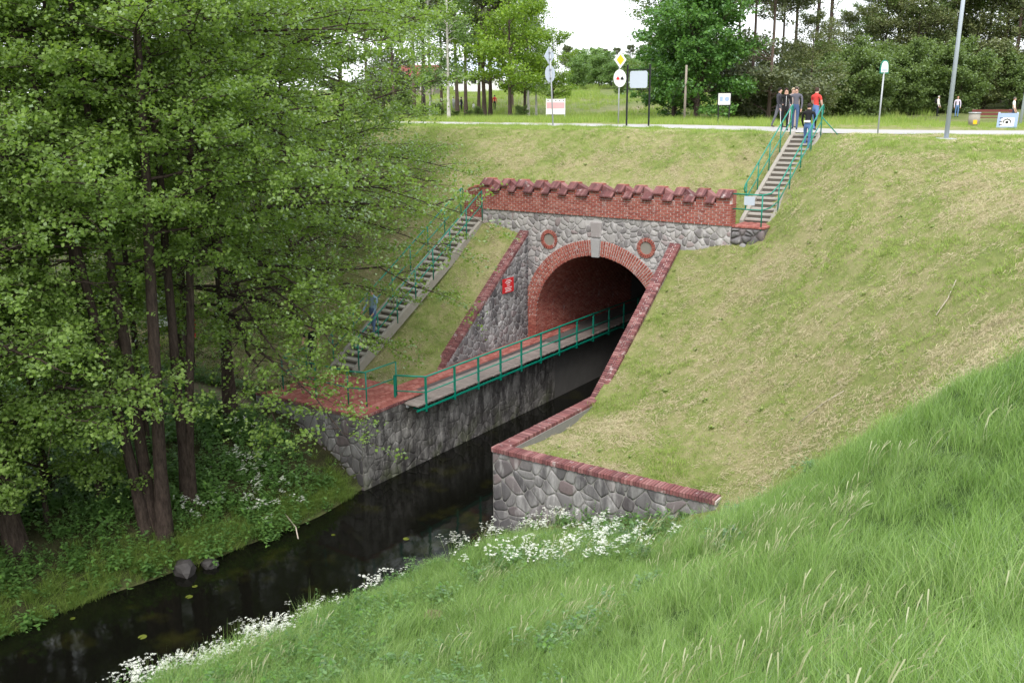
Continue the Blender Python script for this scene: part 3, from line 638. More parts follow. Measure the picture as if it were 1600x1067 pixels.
# ------------------------------------------------------------------ stairs and railings
def stairs(label, x0, x1, y0, z0, y1, z1, n, rest_label=None):
    t_ = empty('stairs', (0, 0, 0), label, 'stairs'); dy, dz = (y1-y0)/n, (z1-z0)/n
    for xa in (x0-.14, x1):
        m_ = MB(); m_.prism([(xa, y0-.1, z0-.25), (xa, y0-.1, z0+.1), (xa, y0+dy*.6, z0+dz+.12), (xa, y1+.02, z1+.1), (xa, y1+.02, z1-.3)], (0, 0, 0), (.14, 0, 0)); m_.build('stringer', M['concrete'], t_, bevel=.01)
    m_ = MB(); m_.prism([(x0, y0, z0-.3), (x0, y0, z0-.1), (x0, y1, z1-.16), (x0, y1, z1-.36)], (.005, 0, 0), (x1-x0-.01, 0, 0)); m_.build('underside', M['gap_shade'], t_)
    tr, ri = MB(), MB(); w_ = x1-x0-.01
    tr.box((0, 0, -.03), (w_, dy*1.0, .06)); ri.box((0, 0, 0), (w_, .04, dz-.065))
    mt, mr = tr.mesh('tread', M['tread']), ri.mesh('riser_shade', M['gap_shade'])
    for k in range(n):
        link('tread', mt, t_, ((x0+x1)/2, y0+(k+.5)*dy, z0+(k+1)*dz)); link('riser_shade', mr, t_, ((x0+x1)/2, y0+k*dy+.05, z0+(k+.5)*dz-.03))  # dark boards stand in for the shade between open treads
    return t_
stairs('weathered concrete stairs climbing from the landing to the road', 5.15, 6.02, 1.1, 7.2, 5.95, 10.02, 18)
stairs('concrete stairs climbing the left slope from the brick apron up to the parapet', -6.1, -5.2, -7.5, 2.36, .15, 6.82, 28)
def railing(label, runs, posts, group=None, r=.024, cat='railing'):
    t_ = empty('railing', (0, 0, 0), label, cat, group)
    for nm, P, rr_ in runs: MB().tube(P, rr_ if rr_ else r, 8).build(nm, M['green'], t_, True)
    for P in posts: MB().tube(P, r*.95, 8).build('post', M['green'], t_, True)
    return t_
def lerp3(a, b, t_): return tuple(a[i]+(b[i]-a[i])*t_ for i in range(3))
# right stairs: left rail with curled ends
def stair_rail(label, xx, ya, za, yb, zb, n, h=1.05, curl_low=True, curl_top=True, extra=None, split=.48):
    a, b = (xx, ya, za), (xx, yb, zb); up_ = lambda p, k: (p[0], p[1], p[2]+k)
    top = [up_(a, h), up_(b, h)]; low = [up_(a, h*split), up_(b, h*split)]
    if curl_low: top = [(xx, ya+.02, za+h-.3), (xx, ya-.12, za+h-.34), (xx, ya-.2, za+h-.22), (xx, ya-.12, za+h-.08)]+top
    if curl_top: top = top+[(xx, yb+.08, zb+h+.03), (xx, yb+.16, zb+h-.06), (xx, yb+.12, zb+h-.3)]
    runs = [('handrail', (extra or [])+top, None), ('lower_rail', low, .02)]
    P = [((xx, ya+(yb-ya)*k/n, za+(zb-za)*k/n-.1), (xx, ya+(yb-ya)*k/n, za+(zb-za)*k/n+h)) for k in range(n+1)]
    return railing(label, runs, P, 'green tube railings of the stairs')
stair_rail('green railing with curled end on the left side of the right stairs', 5.02, 1.5, 7.5, 5.75, 10.0, 4)
t_ = stair_rail('green railing on the right side of the right stairs, turning across the landing', 6.16, 1.5, 7.45, 5.75, 10.0, 4, curl_low=False,
    extra=[(5.12, .05, 8.27), (6.12, .05, 8.27), (6.16, .75, 8.27)])
MB().tube([(5.12, .05, 7.78), (6.12, .05, 7.78), (6.16, .75, 7.8), (6.16, 1.5, 7.95)], .02, 8).build('lower_rail', M['green'], t_, True)
MB().tube([(6.12, .05, 7.1), (6.12, .05, 8.27)], .024, 8).build('post', M['green'], t_, True)
MB().tube([(6.16, 5.75, 10.65), (6.75, 5.9, 10.0)], .02, 8).build('brace', M['green'], t_, True)
tag(MB().box2((5.52, -.0, 7.93), (5.88, .02, 8.22)).build('small_sign', M['signgrey'], None), 'blank grey blue plate hanging on the green rail beside the right stairs', 'sign')
stair_rail('green railing on the outer, left-hand side of the left stairs', -6.24, -7.4, 2.5, .1, 6.85, 7)
stair_rail('green railing along the parapet side of the left stairs', -5.06, -7.4, 2.5, -.1, 6.85, 7, curl_top=False)
ar = [(-2.24, -8.72), (-2.24, -10.15), (-2.75, -10.3), (-5.7, -10.25), (-5.9, -9.0)]
up1 = lambda p, h: (p[0], p[1], ZB+h)
pp = [ar[0], (-2.24, -10.1), (-2.8, -10.3), (-4.2, -10.28), ar[3], ar[4]]
railing('green two-bar railing round the edge of the brick apron', [('handrail', [up1(p, 1.1) for p in ar], None), ('lower_rail', [up1(p, .58) for p in ar], .02)], [(up1(p, 0), up1(p, 1.1)) for p in pp])
# ------------------------------------------------------------------ plank walkway along the quay
wk = empty('walkway', (0, 0, 0), 'plank walkway cantilevered over the stream with a green railing into the tunnel', 'walkway')
pm = [MB().box((0, 0, 0), (.94+.01*i, .128, .045)).mesh('plank', M['plank']) for i in range(4)]
yy = -8.85; i = 0
while yy < 9.5:
    o = link('plank', pm[R.randrange(4)], wk, (-1.70+R.uniform(-.008, .008), yy, 2.2+R.uniform(-.004, .004))); o.rotation_euler = (0, R.uniform(-.008, .008), R.uniform(-.01, .01)); yy += .138; i += 1
XR = -1.235
MB().tube([(XR, -8.95, 2.05), (XR, 10, 2.05)], .035, 4).build('edge_beam', M['green'], wk); MB().box2((-1.72, -8.9, 2.08), (-1.64, 10, 2.17)).build('bearer', M['steel'], wk)
MB().tube([(XR, -8.5, 3.05), (XR, 10, 3.05)], .033, 8).build('handrail', M['green'], wk, True); MB().tube([(XR, -8.5, 2.55), (XR, 10, 2.55)], .022, 8).build('lower_rail', M['green'], wk, True)
MB().tube([(XR, -8.5, 3.05), (-2.15, -8.9, 3.05)], .028, 8).build('handrail', M['green'], wk, True); MB().tube([(XR, -8.5, 2.55), (-2.15, -8.9, 2.55)], .02, 8).build('lower_rail', M['green'], wk, True)
ys_ = [-8.5]+[-7.03+1.302*k for k in range(14)]
for y in ys_:
    MB().box2((XR-.027, y-.027, 1.93), (XR+.027, y+.027, 3.04)).build('post', M['green'], wk)
    MB().tube([(XR, y, 1.95), (CANL, y, 1.95)], .03, 4).build('bracket', M['green'], wk)
MB().box2((-2.175, -8.93, 2.2), (-2.125, -8.87, 3.04)).build('post', M['green'], wk)
# red notice on the wing wall
rs = empty('notice_sign', (WX+.06, -1.52, 4.62), 'small square red notice with white lettering on the dark stone wall', 'sign')
MB().box2((.02, -.36, -.27), (.04, .36, .27)).build('panel', M['red'], rs)
m_ = MB()
for z, w_ in ((.2, .28), (.14, .42), (.08, .24), (-.0, .18), (-.08, .46), (-.15, .36), (-.21, .4)):
    u = -w_/2
    while u < w_/2: a = R.uniform(.03, .07); m_.box2((.04, u, z-.013), (.046, min(u+a, w_/2), z+.013)); u += a+.014
tag(m_.build('lettering', M['white'], rs), kind='stuff')
# ------------------------------------------------------------------ trees
def unit(a): return a/np.maximum(np.linalg.norm(a, axis=-1, keepdims=True), 1e-9)
def tubes_np(P, Rd, n):
    """P (m,k,3) polylines, Rd (m,k) radii -> vertices and quads"""
    m, k, _ = P.shape; T = np.gradient(P, axis=1); T = unit(T); ref = np.where(np.abs(T[..., 2:3]) < .9, np.array([0, 0, 1.]), np.array([1., 0, 0])); A = unit(np.cross(T, ref)); Bv = np.cross(T, A)
    th = 2*np.pi*np.arange(n)/n
    V_ = P[:, :, None]+(A[:, :, None]*np.cos(th)[None, None, :, None]+Bv[:, :, None]*np.sin(th)[None, None, :, None])*Rd[:, :, None, None]
    i = np.arange(m*k*n).reshape(m, k, n); j = np.roll(i, -1, 2)
    return V_.reshape(-1, 3), np.stack([i[:, :-1], j[:, :-1], j[:, 1:], i[:, 1:]], -1).reshape(-1, 4)
def leaves_np(C, size, rs, flatness=.6, round_=False, aspect=1.0, dirs=None):
    """a small kite-shaped leaf at every centre"""
    n = len(C); N = unit(rs.normal(size=(n, 3))+np.array([0, 0, flatness*2.2])); a = unit(np.cross(N, unit(rs.normal(size=(n, 3))))) if dirs is None else unit(dirs-N*(dirs*N).sum(-1, keepdims=True)); b = np.cross(N, a)
    s = (size*rs.uniform(.6, 1.35, n))[:, None]; 
    P = np.stack([C-a*s*.5*aspect, C+b*s*.46-a*s*.05+N*s*.08, C+a*s*.5*aspect, C-b*s*.46-a*s*.05+N*s*.08], 1)
    return P.reshape(-1, 3), np.arange(n*4).reshape(n, 4)
def tree_data(seed, H, r0, stems=1, spread=.1, base=.25, n1=34, L=3.6, shape='round', elev=(10, 35), droop=.25, n2=9, n3=5, nl=9, leaf=.07, bias=0, bias_az=0, lean=(0, 0), twig=True, flat_=.6, sec=.5, top_r=.12, first=0, aspect=1., off=.07, stemdirs=None):
    rs = np.random.RandomState(seed); WV, WF, LC, nv = [], [], [], 0
    def addw(v, f):
        nonlocal nv
        WV.append(v); WF.append(f+nv); nv += len(v)
    for s_i in range(stems):
        az = rs.uniform(0, 2*np.pi) if stems > 1 else 0; k = 11; t_ = np.linspace(0, 1, k); h = H*(rs.uniform(.85, 1) if s_i else 1)
        ln = np.array([math.cos(az), math.sin(az)])*spread*(stems > 1)*h
        if stemdirs is not None: ln = np.array(stemdirs[s_i][:2])
        base_off = unit(ln[None])[0]*r0*1.1*(stems > 1) if np.abs(ln).sum() > 0 else np.zeros(2)
        ax = np.stack([base_off[0]+ln[0]*t_+lean[0]*t_**1.5+rs.normal(0, .012, k).cumsum()*h*.12, base_off[1]+ln[1]*t_+lean[1]*t_**1.5+rs.normal(0, .012, k).cumsum()*h*.12, h*t_-.25*(t_ == 0)], -1)
        rr_ = r0*(1-.9*t_)**.75*(1+.5*np.exp(-t_*30))*(rs.uniform(.75, 1) if s_i else 1)
        v, f = tubes_np(ax[None], rr_[None], 9); addw(v, f)
        # primaries
        u = np.sort(rs.uniform(base if not first else first, .985, n1)); az1 = rs.uniform(0, 2*np.pi, n1)+0
        q = (u-base)/(1-base); q = np.clip(q, 0, 1)
        prof = {'round': np.sqrt(np.clip(1-(2*q-.85)**2*.75, .05, 1)), 'cone': 1.05-q*.9, 'egg': np.sqrt(np.clip(1-(1.6*q-.5)**2*.8, .03, 1)), 'col': .75+.25*np.sin(q*3)-.5*q**3, 'flat': .55+.6*q}[shape]
        Ln = L*prof*rs.uniform(.7, 1.15, n1)*(1+bias*np.cos(az1-bias_az))
        P0 = np.stack([np.interp(u, t_, ax[:, i]) for i in range(3)], -1)
        el = np.radians(rs.uniform(elev[0], elev[1], n1)+q*18); D = np.stack([np.cos(az1)*np.cos(el), np.sin(az1)*np.cos(el), np.sin(el)], -1)
        k1 = 7; tt = np.linspace(0, 1, k1)
        side = unit(np.cross(D, [0, 0, 1.]))*rs.normal(0, .12, (n1, 1))
        P1 = P0[:, None]+D[:, None]*tt[None, :, None]*Ln[:, None, None]+side[:, None]*(tt**2)[None, :, None]*Ln[:, None, None]; P1[..., 2] -= droop*(tt**2.2)[None]*Ln[:, None]
        P1[:, 1:-1] += rs.normal(0, .03, (n1, k1-2, 3))*Ln[:, None, None]*.5
        r1 = np.interp(u, t_, rr_)*.42
        v, f = tubes_np(P1, np.minimum(r1, .014*Ln+.006)[:, None]*(1-.88*tt)[None], 5); addw(v, f)
        # secondaries
        m = n1*n2; ii = np.repeat(np.arange(n1), n2); u2_ = np.tile(np.linspace(.22, 1, n2), n1)+rs.uniform(-.05, .05, m); u2_ = np.clip(u2_, .12, 1)
        S0 = np.stack([P1[ii, np.clip((u2_*(k1-1)).astype(int), 0, k1-2), c]*(1-(u2_*(k1-1)) % 1)+P1[ii, np.clip((u2_*(k1-1)).astype(int)+1, 0, k1-1), c]*((u2_*(k1-1)) % 1) for c in range(3)], -1)
        S0 = np.where((u2_ >= .999)[:, None], P1[ii, -1], S0)
        D1 = D[ii]; sd_ = unit(np.cross(D1, [0, 0, 1.]))*np.where(np.arange(m) % 2, 1, -1)[:, None]; an = rs.uniform(.5, 1.1, (m, 1))
        D2 = unit(D1*np.cos(an)+sd_*np.sin(an)+np.array([0, 0, 1.])*rs.normal(.05, .22, (m, 1)))
        L2 = Ln[ii]*sec*(1.12-.75*u2_)*rs.uniform(.6, 1.2, m)+.12
        k2 = 4; t2 = np.linspace(0, 1, k2)
        P2 = S0[:, None]+D2[:, None]*t2[None, :, None]*L2[:, None, None]; P2[..., 2] -= droop*.8*(t2**2)[None]*L2[:, None]
        if twig: v, f = tubes_np(P2, (.009+.004*L2)[:, None]*(1-.8*t2)[None], 3); addw(v, f)
        # twigs and leaves
        m3 = m*n3; jj = np.repeat(np.arange(m), n3); u3 = np.clip(rs.uniform(.1, 1.05, m3), 0, 1); a_ = (u3*(k2-1)); i0 = np.clip(a_.astype(int), 0, k2-2); fr = (a_-i0)[:, None]
        T0 = P2[jj, i0]*(1-fr)+P2[jj, i0+1]*fr
        D3 = unit(D2[jj]+rs.normal(0, .7, (m3, 3))*np.array([1, 1, .55])); L3 = (L2[jj]*.38*rs.uniform(.5, 1.2, m3)+.1)
        m4 = m3*nl; kk = np.repeat(np.arange(m3), nl); u4 = rs.uniform(.05, 1.1, m4)
        C = T0[kk]+D3[kk]*(u4*L3[kk])[:, None]+rs.normal(0, off, (m4, 3)); C[:, 2] -= droop*.4*(u4**2)*L3[kk]; LC.append(C)
    LC = np.concatenate(LC); lv, lf = leaves_np(LC, leaf, rs, flat_, aspect=aspect)
    return np.concatenate(WV), np.concatenate(WF), lv, lf
def make_tree(name, seed, bk, lf_m, label, cat='tree', loc=(0, 0, 0), group=None, rz=0, trunk='trunk', **kw):
    wv_, wf_, lv, lf = tree_data(seed, **kw)
    t_ = empty(name, loc, label, cat, group, rz)
    link(trunk, mesh_np('trunk', wv_, wf_, M[bk], True), t_); link('crown', mesh_np('crown', lv, lf, M[lf_m]), t_)
    return t_
def copy_tree(o, label, loc, rz=0, sc=1, group=None):
    c = o.copy(); COL.objects.link(c); c.location = loc; c.rotation_euler = (0, 0, rz); c.scale = (sc,)*3 if isinstance(sc, (int, float)) else sc; c['label'] = label
    if group: c['group'] = group
    for ch in [a for a in bpy.data.objects if a.parent == o]:
        d = ch.copy(); COL.objects.link(d); d.parent = c
    return c
AG = 'alder trees on the left bank'
def at(px, py, D):
    d = fw+r2*((px-800)/F)+u2*((533.5-py)/F); return Vector(CAM)+d*D
def on_ground(px, D):
    """ground point below the column of the photograph at a given distance from the camera"""
    zg = 10.; a = (px-800)/F
    for _ in range(4):
        b = ((zg-CAM[2])/D-fw.z-r2.z*a)/u2.z; d = fw+r2*a+u2*b; hx_, hy_ = CAM[0]+d.x*D, CAM[1]+d.y*D; zg = gz(hx_, hy_)
    return (hx_, hy_, zg)
def alder(label, x, y, seed, **kw):
    a = dict(H=17, r0=.2, base=.16, n1=40, L=3.6, shape='egg', elev=(-2, 22), droop=.16, n2=11, n3=6, nl=12, leaf=.088, flat_=.6, sec=.45)
    a.update(kw); return make_tree('alder_tree', seed, 'alderbark', 'alder', label, 'tree', (x, y, gz(x, y)-.05), AG, **a)
# direction to the right of the frame along the picture is +x+y ; towards the camera +x-y
alder('many-stemmed alder leaning over the bank with the flower patch at its foot', -2.95, -17.2, 101, stems=3, stemdirs=[(.5, .5), (-2.2, -1.2), (-1.3, .2)], n1=28, r0=.17, H=18, first=.40, base=.4)
alder('tall twin-stemmed alder just behind the many-stemmed one', -3.5, -16.0, 102, stems=2, stemdirs=[(.1, .2), (.7, 1.1)], n1=30, r0=.14, H=17, first=.40, base=.38)
alder('single alder beside the apron whose long branches overhang the steps', -5.7, -12.4, 103, n1=84, L=5.7, r0=.19, H=17, bias=.32, bias_az=.45, first=.17, base=.15, elev=(-8, 16), droop=.3, n2=15, leaf=.09, sec=.46, nl=14)
alder('thick leaning alder stem nearest the lower left corner of the water', -4.4, -19.7, 104, stems=2, stemdirs=[(-1.4, -1.3), (-.6, -.6)], n1=46, r0=.22, H=17, first=.08, L=4.3)
alder('slim alder standing back among the others towards the path', -8.4, -16.2, 105, n1=36, r0=.15, H=16, first=.36, base=.3)
alder('alder behind the white information board', -10.5, -10.2, 106, n1=46, r0=.16, H=15, L=4.0, first=.22)
alder('spreading alder between the left stairs and the single alder', -8.9, -6.6, 117, n1=60, r0=.15, H=12, L=4.4, first=.2, bias=.3, bias_az=.2)
alder('low-branched young alder hanging over the left edge of the water', -5.4, -21.2, 118, n1=44, r0=.1, H=11, first=.06, base=.05, L=2.6, droop=.25)
alder('bushy alder sapling among the undergrowth beside the leaning stems', -4.9, -18.9, 119, n1=30, r0=.07, H=6.5, first=.12, base=.1, L=2.0, droop=.2)
alder('alder in the second row, between the path and the slope', -9.5, -13.4, 107, n1=38, r0=.15, H=16, L=4.2, first=.36, base=.3)
alder('low-branched alder at the far end of the bank', -6.6, -22.0, 108, n1=54, r0=.2, H=16, first=.08, L=4.2)
alder('alder on the slope above the path', -13.5, -5.5, 109, n1=50, r0=.17, H=14, L=4.4, first=.15)
alder('alder growing highest up the slope behind the left stairs', -11.2, -1.2, 110, n1=60, r0=.15, H=10.5, L=4.2, first=.12, bias=.3, bias_az=.2)
alder('alder at the back of the grove near the road', -17.5, -.5, 111, n1=50, r0=.18, H=13, L=4.6, first=.15)
alder('slender alder standing close left of the many-stemmed one', -4.6, -17.6, 113, n1=22, r0=.10, H=15, first=.42, base=.4, L=2.8)
alder('slender alder between the twin-stemmed one and the path', -6.3, -15.0, 114, n1=22, r0=.10, H=15, first=.42, base=.4, L=2.8)
alder('thin crooked alder leaning over the undergrowth', -5.9, -18.3, 115, n1=22, r0=.11, H=15, first=.4, base=.38, L=3.0, lean=(-1.2, .4))
alder('young alder pole beside the white text board', -8.8, -11.7, 116, n1=24, r0=.09, H=13, first=.45, base=.4, L=2.6)
alder('alder at the back of the grove by the path bend', -16, -12, 112, n1=50, r0=.2, H=17, L=4.8, first=.12)
# ------------------------------------------------------------------ ground cover: tufts set out as instances of a few modelled clumps
def blade_np(rs, n, h, wd, spread, bend, wind=(0, 0), seg=3):
    b = rs.normal(0, spread, (n, 2)); hh = h*rs.uniform(.5, 1.15, n); az = rs.uniform(0, 2*np.pi, n); bn = bend*rs.uniform(.2, 1.3, n)
    dx, dy = np.cos(az)*bn+wind[0], np.sin(az)*bn+wind[1]; V_ = []; t_ = np.linspace(0, 1, seg+1)
    px, py = -np.sin(az), np.cos(az); fa = rs.uniform(0, 2*np.pi, n); px, py = np.cos(fa), np.sin(fa)
    for tt in t_:
        w_ = wd*(1-tt**1.6)*.5+.0004; cx, cy, cz = b[:, 0]+dx*hh*tt**1.7, b[:, 1]+dy*hh*tt**1.7, hh*(tt-.22*np.minimum(np.hypot(dx, dy), 2)*tt**2.2)
        V_.append(np.stack([np.stack([cx-px*w_, cy-py*w_, cz], -1), np.stack([cx+px*w_, cy+py*w_, cz], -1)], 1))
    V_ = np.stack(V_, 1); k = seg+1; i = np.arange(n*k*2).reshape(n, k, 2)
    return V_.reshape(-1, 3), np.stack([i[:, :-1, 0], i[:, :-1, 1], i[:, 1:, 1], i[:, 1:, 0]], -1).reshape(-1, 4)
def cluster_coll(name, meshes):
    c = bpy.data.collections.new(name)
    for i, m in enumerate(meshes):
        o = bpy.data.objects.new('%s_clump' % name, m); c.objects.link(o)
    return c
def scatter(name, label, coll, n_var, pts, rot, scl, idx=None):
    me = bpy.data.meshes.new(name); n = len(pts); me.vertices.add(n); me.vertices.foreach_set('co', np.asarray(pts, np.float32).ravel())
    a = me.attributes.new('rot', 'FLOAT_VECTOR', 'POINT'); a.data.foreach_set('vector', np.asarray(rot, np.float32).ravel())
    a = me.attributes.new('scl', 'FLOAT', 'POINT'); a.data.foreach_set('value', np.asarray(scl, np.float32))
    a = me.attributes.new('pick', 'INT', 'POINT'); a.data.foreach_set('value', np.asarray(idx if idx is not None else NR.randint(0, n_var, n), np.int32))
    o = link(name, me); ng = bpy.data.node_groups.new(name, 'GeometryNodeTree')
    ng.interface.new_socket('Geometry', in_out='INPUT', socket_type='NodeSocketGeometry'); ng.interface.new_socket('Geometry', in_out='OUTPUT', socket_type='NodeSocketGeometry')
    N = ng.nodes.new; gi, go, ip, ci = N('NodeGroupInput'), N('NodeGroupOutput'), N('GeometryNodeInstanceOnPoints'), N('GeometryNodeCollectionInfo')
    ci.inputs[0].default_value = coll; ci.inputs['Separate Children'].default_value = True; ci.inputs['Reset Children'].default_value = True
    ip.inputs['Pick Instance'].default_value = True
    for nm, ty, so_ in (('rot', 'FLOAT_VECTOR', 'Rotation'), ('scl', 'FLOAT', 'Scale'), ('pick', 'INT', 'Instance Index')):
        at_ = N('GeometryNodeInputNamedAttribute'); at_.data_type = ty; at_.inputs[0].default_value = nm; ng.links.new(at_.outputs[0], ip.inputs[so_])
    ng.links.new(gi.outputs[0], ip.inputs[0]); ng.links.new(ci.outputs[0], ip.inputs['Instance']); ng.links.new(ip.outputs[0], go.inputs[0])
    md = o.modifiers.new('scatter', 'NODES'); md.node_group = ng
    return tag(o, label, kind='stuff')
def scatter_pts(x0, x1, y0, y1, dens, keep, seed, zoff=-.01):
    rs = np.random.RandomState(seed); n = int((x1-x0)*(y1-y0)*dens); x = rs.uniform(x0, x1, n); y = rs.uniform(y0, y1, n)
    k = keep(x, y); k = k > rs.uniform(0, 1, n) if k.dtype != bool else k; x, y = x[k], y[k]; z = ground_m(x, y)+zoff
    P = np.stack([x, y, z], -1)
    # leave out what lies outside the frame and well beyond it
    d = P-np.array(CAM); f_, r_, u_ = (np.array(v) for v in (fw, r2, u2)); dz = d@f_; px = d@r_/np.maximum(dz, .1)*F; py = d@u_/np.maximum(dz, .1)*F
    k = (dz > 1) & (np.abs(px) < 1150) & (np.abs(py) < 820); P = P[k]; n = len(P)
    return P, rs
def slope_rot(P, rs, amount=.6):
    e = .3; gx = (ground(P[:, 0]+e, P[:, 1], False)-ground(P[:, 0]-e, P[:, 1], False))/(2*e); gy = (ground(P[:, 0], P[:, 1]+e, False)-ground(P[:, 0], P[:, 1]-e, False))/(2*e)
    gx, gy = np.clip(gx, -1, 1), np.clip(gy, -1, 1)
    return np.arctan(gy)*amount, -np.arctan(gx)*amount
def fbm(x, y, s, seed=0):
    """cheap smooth patches, about -1 to 1"""
    rs = np.random.RandomState(seed); o = 0*x; 
    for k in range(9):
        a = rs.uniform(0, 2*np.pi); f = s*rs.uniform(.5, 2.4); o = o+np.sin((x*math.cos(a)+y*math.sin(a))*f+rs.uniform(0, 6.28)+1.3*np.sin((y*math.cos(a)-x*math.sin(a))*f*.7+k))
    return o/3.2
def in_walls(x, y):
    w_ = (x > -3.5) & (x < 3.45) & (y > -10.95) & (y < .7)
    w_ |= (x > -6.15) & (x < -1.7) & (y > -10.95) & (y < -7.85)
    w_ |= (x > 2.9) & (x < 9.35) & (y > -10.9) & (y < -10.4)
    w_ |= (x > PL-.8) & (x < PR) & (y > -.1) & (y < .65)
    w_ |= (x > 4.95) & (x < 6.2) & (y > -.1) & (y < 6.1)
    w_ |= (x > -6.3) & (x < -5.0) & (y > -7.7) & (y < .95)
    return w_
def on_road(x, y): return (y > road_near(x)-.05) & (y < road_near(x)+4.6)
rs = np.random.RandomState(5)
# long grass
tg = [mesh_np('long_grass', *blade_np(rs, 46, .42, .0062, .11, .6, wnd), M['grass']) for wnd in ((.25, -.1), (.4, .1), (.1, -.3), (.5, 0), (.2, .2), (.7, -.2))]
C1 = cluster_coll('long_grass', tg)
def kt(x, y): return tallmask(x, y)*(~in_walls(x, y))
P, q = scatter_pts(0, 22, -31, -8, 34, kt, 11)
rx, ry = slope_rot(P, q, .35); n = len(P)
ptc = fbm(P[:, 0], P[:, 1], 1.1, 3)
scatter('tall_grass', 'long wind-combed grass covering the near slope', C1, 6, P, np.stack([rx+q.normal(0, .12, n), ry+q.normal(0, .12, n), q.normal(.4, .9, n)+ptc*.6], -1), q.uniform(.6, 1.15, n)*(1+.25*ptc)*(.4+.6*sst(0, 2.2, np.interp(P[:, 0], [4, 9.3, 12.5, 15.3, 18, 26], [-10.95, -11.0, -10.6, -13.2, -15.5, -20])-P[:, 1]+.8*fbm(P[:, 0], P[:, 1], 1.2, 5))))
# mown slope: short green tufts and cut straw
sw = [mesh_np('short_grass', *blade_np(rs, 30, .085, .007, .08, .8, (.1, 0), 2), M['sward']) for _ in range(5)]
C2 = cluster_coll('short_grass', sw)
def straw(rs, n=34):
    c = rs.normal(0, .11, (n, 2)); a = rs.normal(.5, .7, n); L_ = rs.uniform(.03, .085, n); h = rs.uniform(.005, .03, n); w_ = .0026
    d = np.stack([np.cos(a), np.sin(a)], -1); p = np.stack([-d[:, 1], d[:, 0]], -1); t1 = rs.normal(0, .02, n)
    V_ = np.stack([np.r_['1,2,0', c[:, 0]-d[:, 0]*L_/2-p[:, 0]*w_, c[:, 1]-d[:, 1]*L_/2-p[:, 1]*w_, h-t1], np.r_['1,2,0', c[:, 0]+d[:, 0]*L_/2-p[:, 0]*w_, c[:, 1]+d[:, 1]*L_/2-p[:, 1]*w_, h+t1], np.r_['1,2,0', c[:, 0]+d[:, 0]*L_/2+p[:, 0]*w_, c[:, 1]+d[:, 1]*L_/2+p[:, 1]*w_, h+t1+.004], np.r_['1,2,0', c[:, 0]-d[:, 0]*L_/2+p[:, 0]*w_, c[:, 1]-d[:, 1]*L_/2+p[:, 1]*w_, h-t1+.004]], 1)
    return V_.reshape(-1, 3), np.arange(n*4).reshape(n, 4)
C3 = cluster_coll('cut_straw', [mesh_np('cut_straw', *straw(rs), M['straw']) for _ in range(5)])
def km(x, y): return (1-tallmask(x, y))*(~in_walls(x, y))*(~on_road(x, y))*np.where((y < -10.7) & (x < 9.3), 0, 1)*np.where((y < -10.5) & (x < 3), 0, 1)
gp = lambda x, y: fbm(x, y, 1.0, 21)*.55+fbm(x, y, 3.1, 22)*.45
P, q = scatter_pts(-22, 22, -16, 11, 52, lambda x, y: km(x, y)*np.clip(.6+.55*gp(x, y)+.5*sst(8.8, 9.8, ground(x, y, False)), .10, 1), 12)
rx, ry = slope_rot(P, q, .9); n = len(P); g_ = gp(P[:, 0], P[:, 1])
tall_ = sst(.35, 1.1, g_)*(q.uniform(0, 1, n) < .5)
scatter('mown_grass', 'short patchy green grass on the mown embankment', C2, 5, P, np.stack([rx, ry, q.uniform(0, 6.28, n)], -1), q.uniform(.6, 1.2, n)*(1+1.1*tall_))
P, q = scatter_pts(-16, 22, -16, 7, 38, lambda x, y: km(x, y)*np.clip(.45-.7*gp(x, y)-.5*sst(9.3, 9.9, ground(x, y, False)), .04, 1), 13, .0)
rx, ry = slope_rot(P, q, 1.); n = len(P)
scatter('cut_straw', 'dry cut grass lying in drifts on the mown embankment', C3, 5, P, np.stack([rx, ry, q.normal(0, .8, n)], -1), q.uniform(.7, 1.5, n))
# weeds dotted on the mown slope
def rosette(rs, n=14, r=.11, h=.1, lw=.04, mat='herb'):
    a = rs.uniform(0, 2*np.pi, n); L_ = r*rs.uniform(.6, 1.2, n); el = rs.uniform(.1, 1.1, n); V_ = []
    c = np.stack([np.cos(a), np.sin(a)], -1); p = np.stack([-c[:, 1], c[:, 0]], -1); z0 = rs.uniform(0, h, n)
    e = lambda f, w_, s_: np.stack([c[:, 0]*L_*f*np.cos(el)+p[:, 0]*w_*s_, c[:, 1]*L_*f*np.cos(el)+p[:, 1]*w_*s_, z0+L_*f*np.sin(el)-L_*f*f*.35], -1)
    V_ = np.stack([e(0, .004, 1), e(.55, lw, 1), e(1, .003, 1), e(.55, lw, -1)], 1)
    return V_.reshape(-1, 3), np.arange(n*4).reshape(n, 4)
C4 = cluster_coll('weeds', [mesh_np('weeds', *rosette(rs, 16, .09, .05, .02), M['sward']) for _ in range(4)])
P, q = scatter_pts(-10, 20, -14, 8, .5, lambda x, y: km(x, y)*1., 14)
n = len(P); scatter('weeds', 'small leafy weeds dotted over the mown slope', C4, 4, P, np.stack([0*rx[:n] if False else np.zeros(n), np.zeros(n), q.uniform(0, 6, n)], -1), q.uniform(.5, 1.3, n))
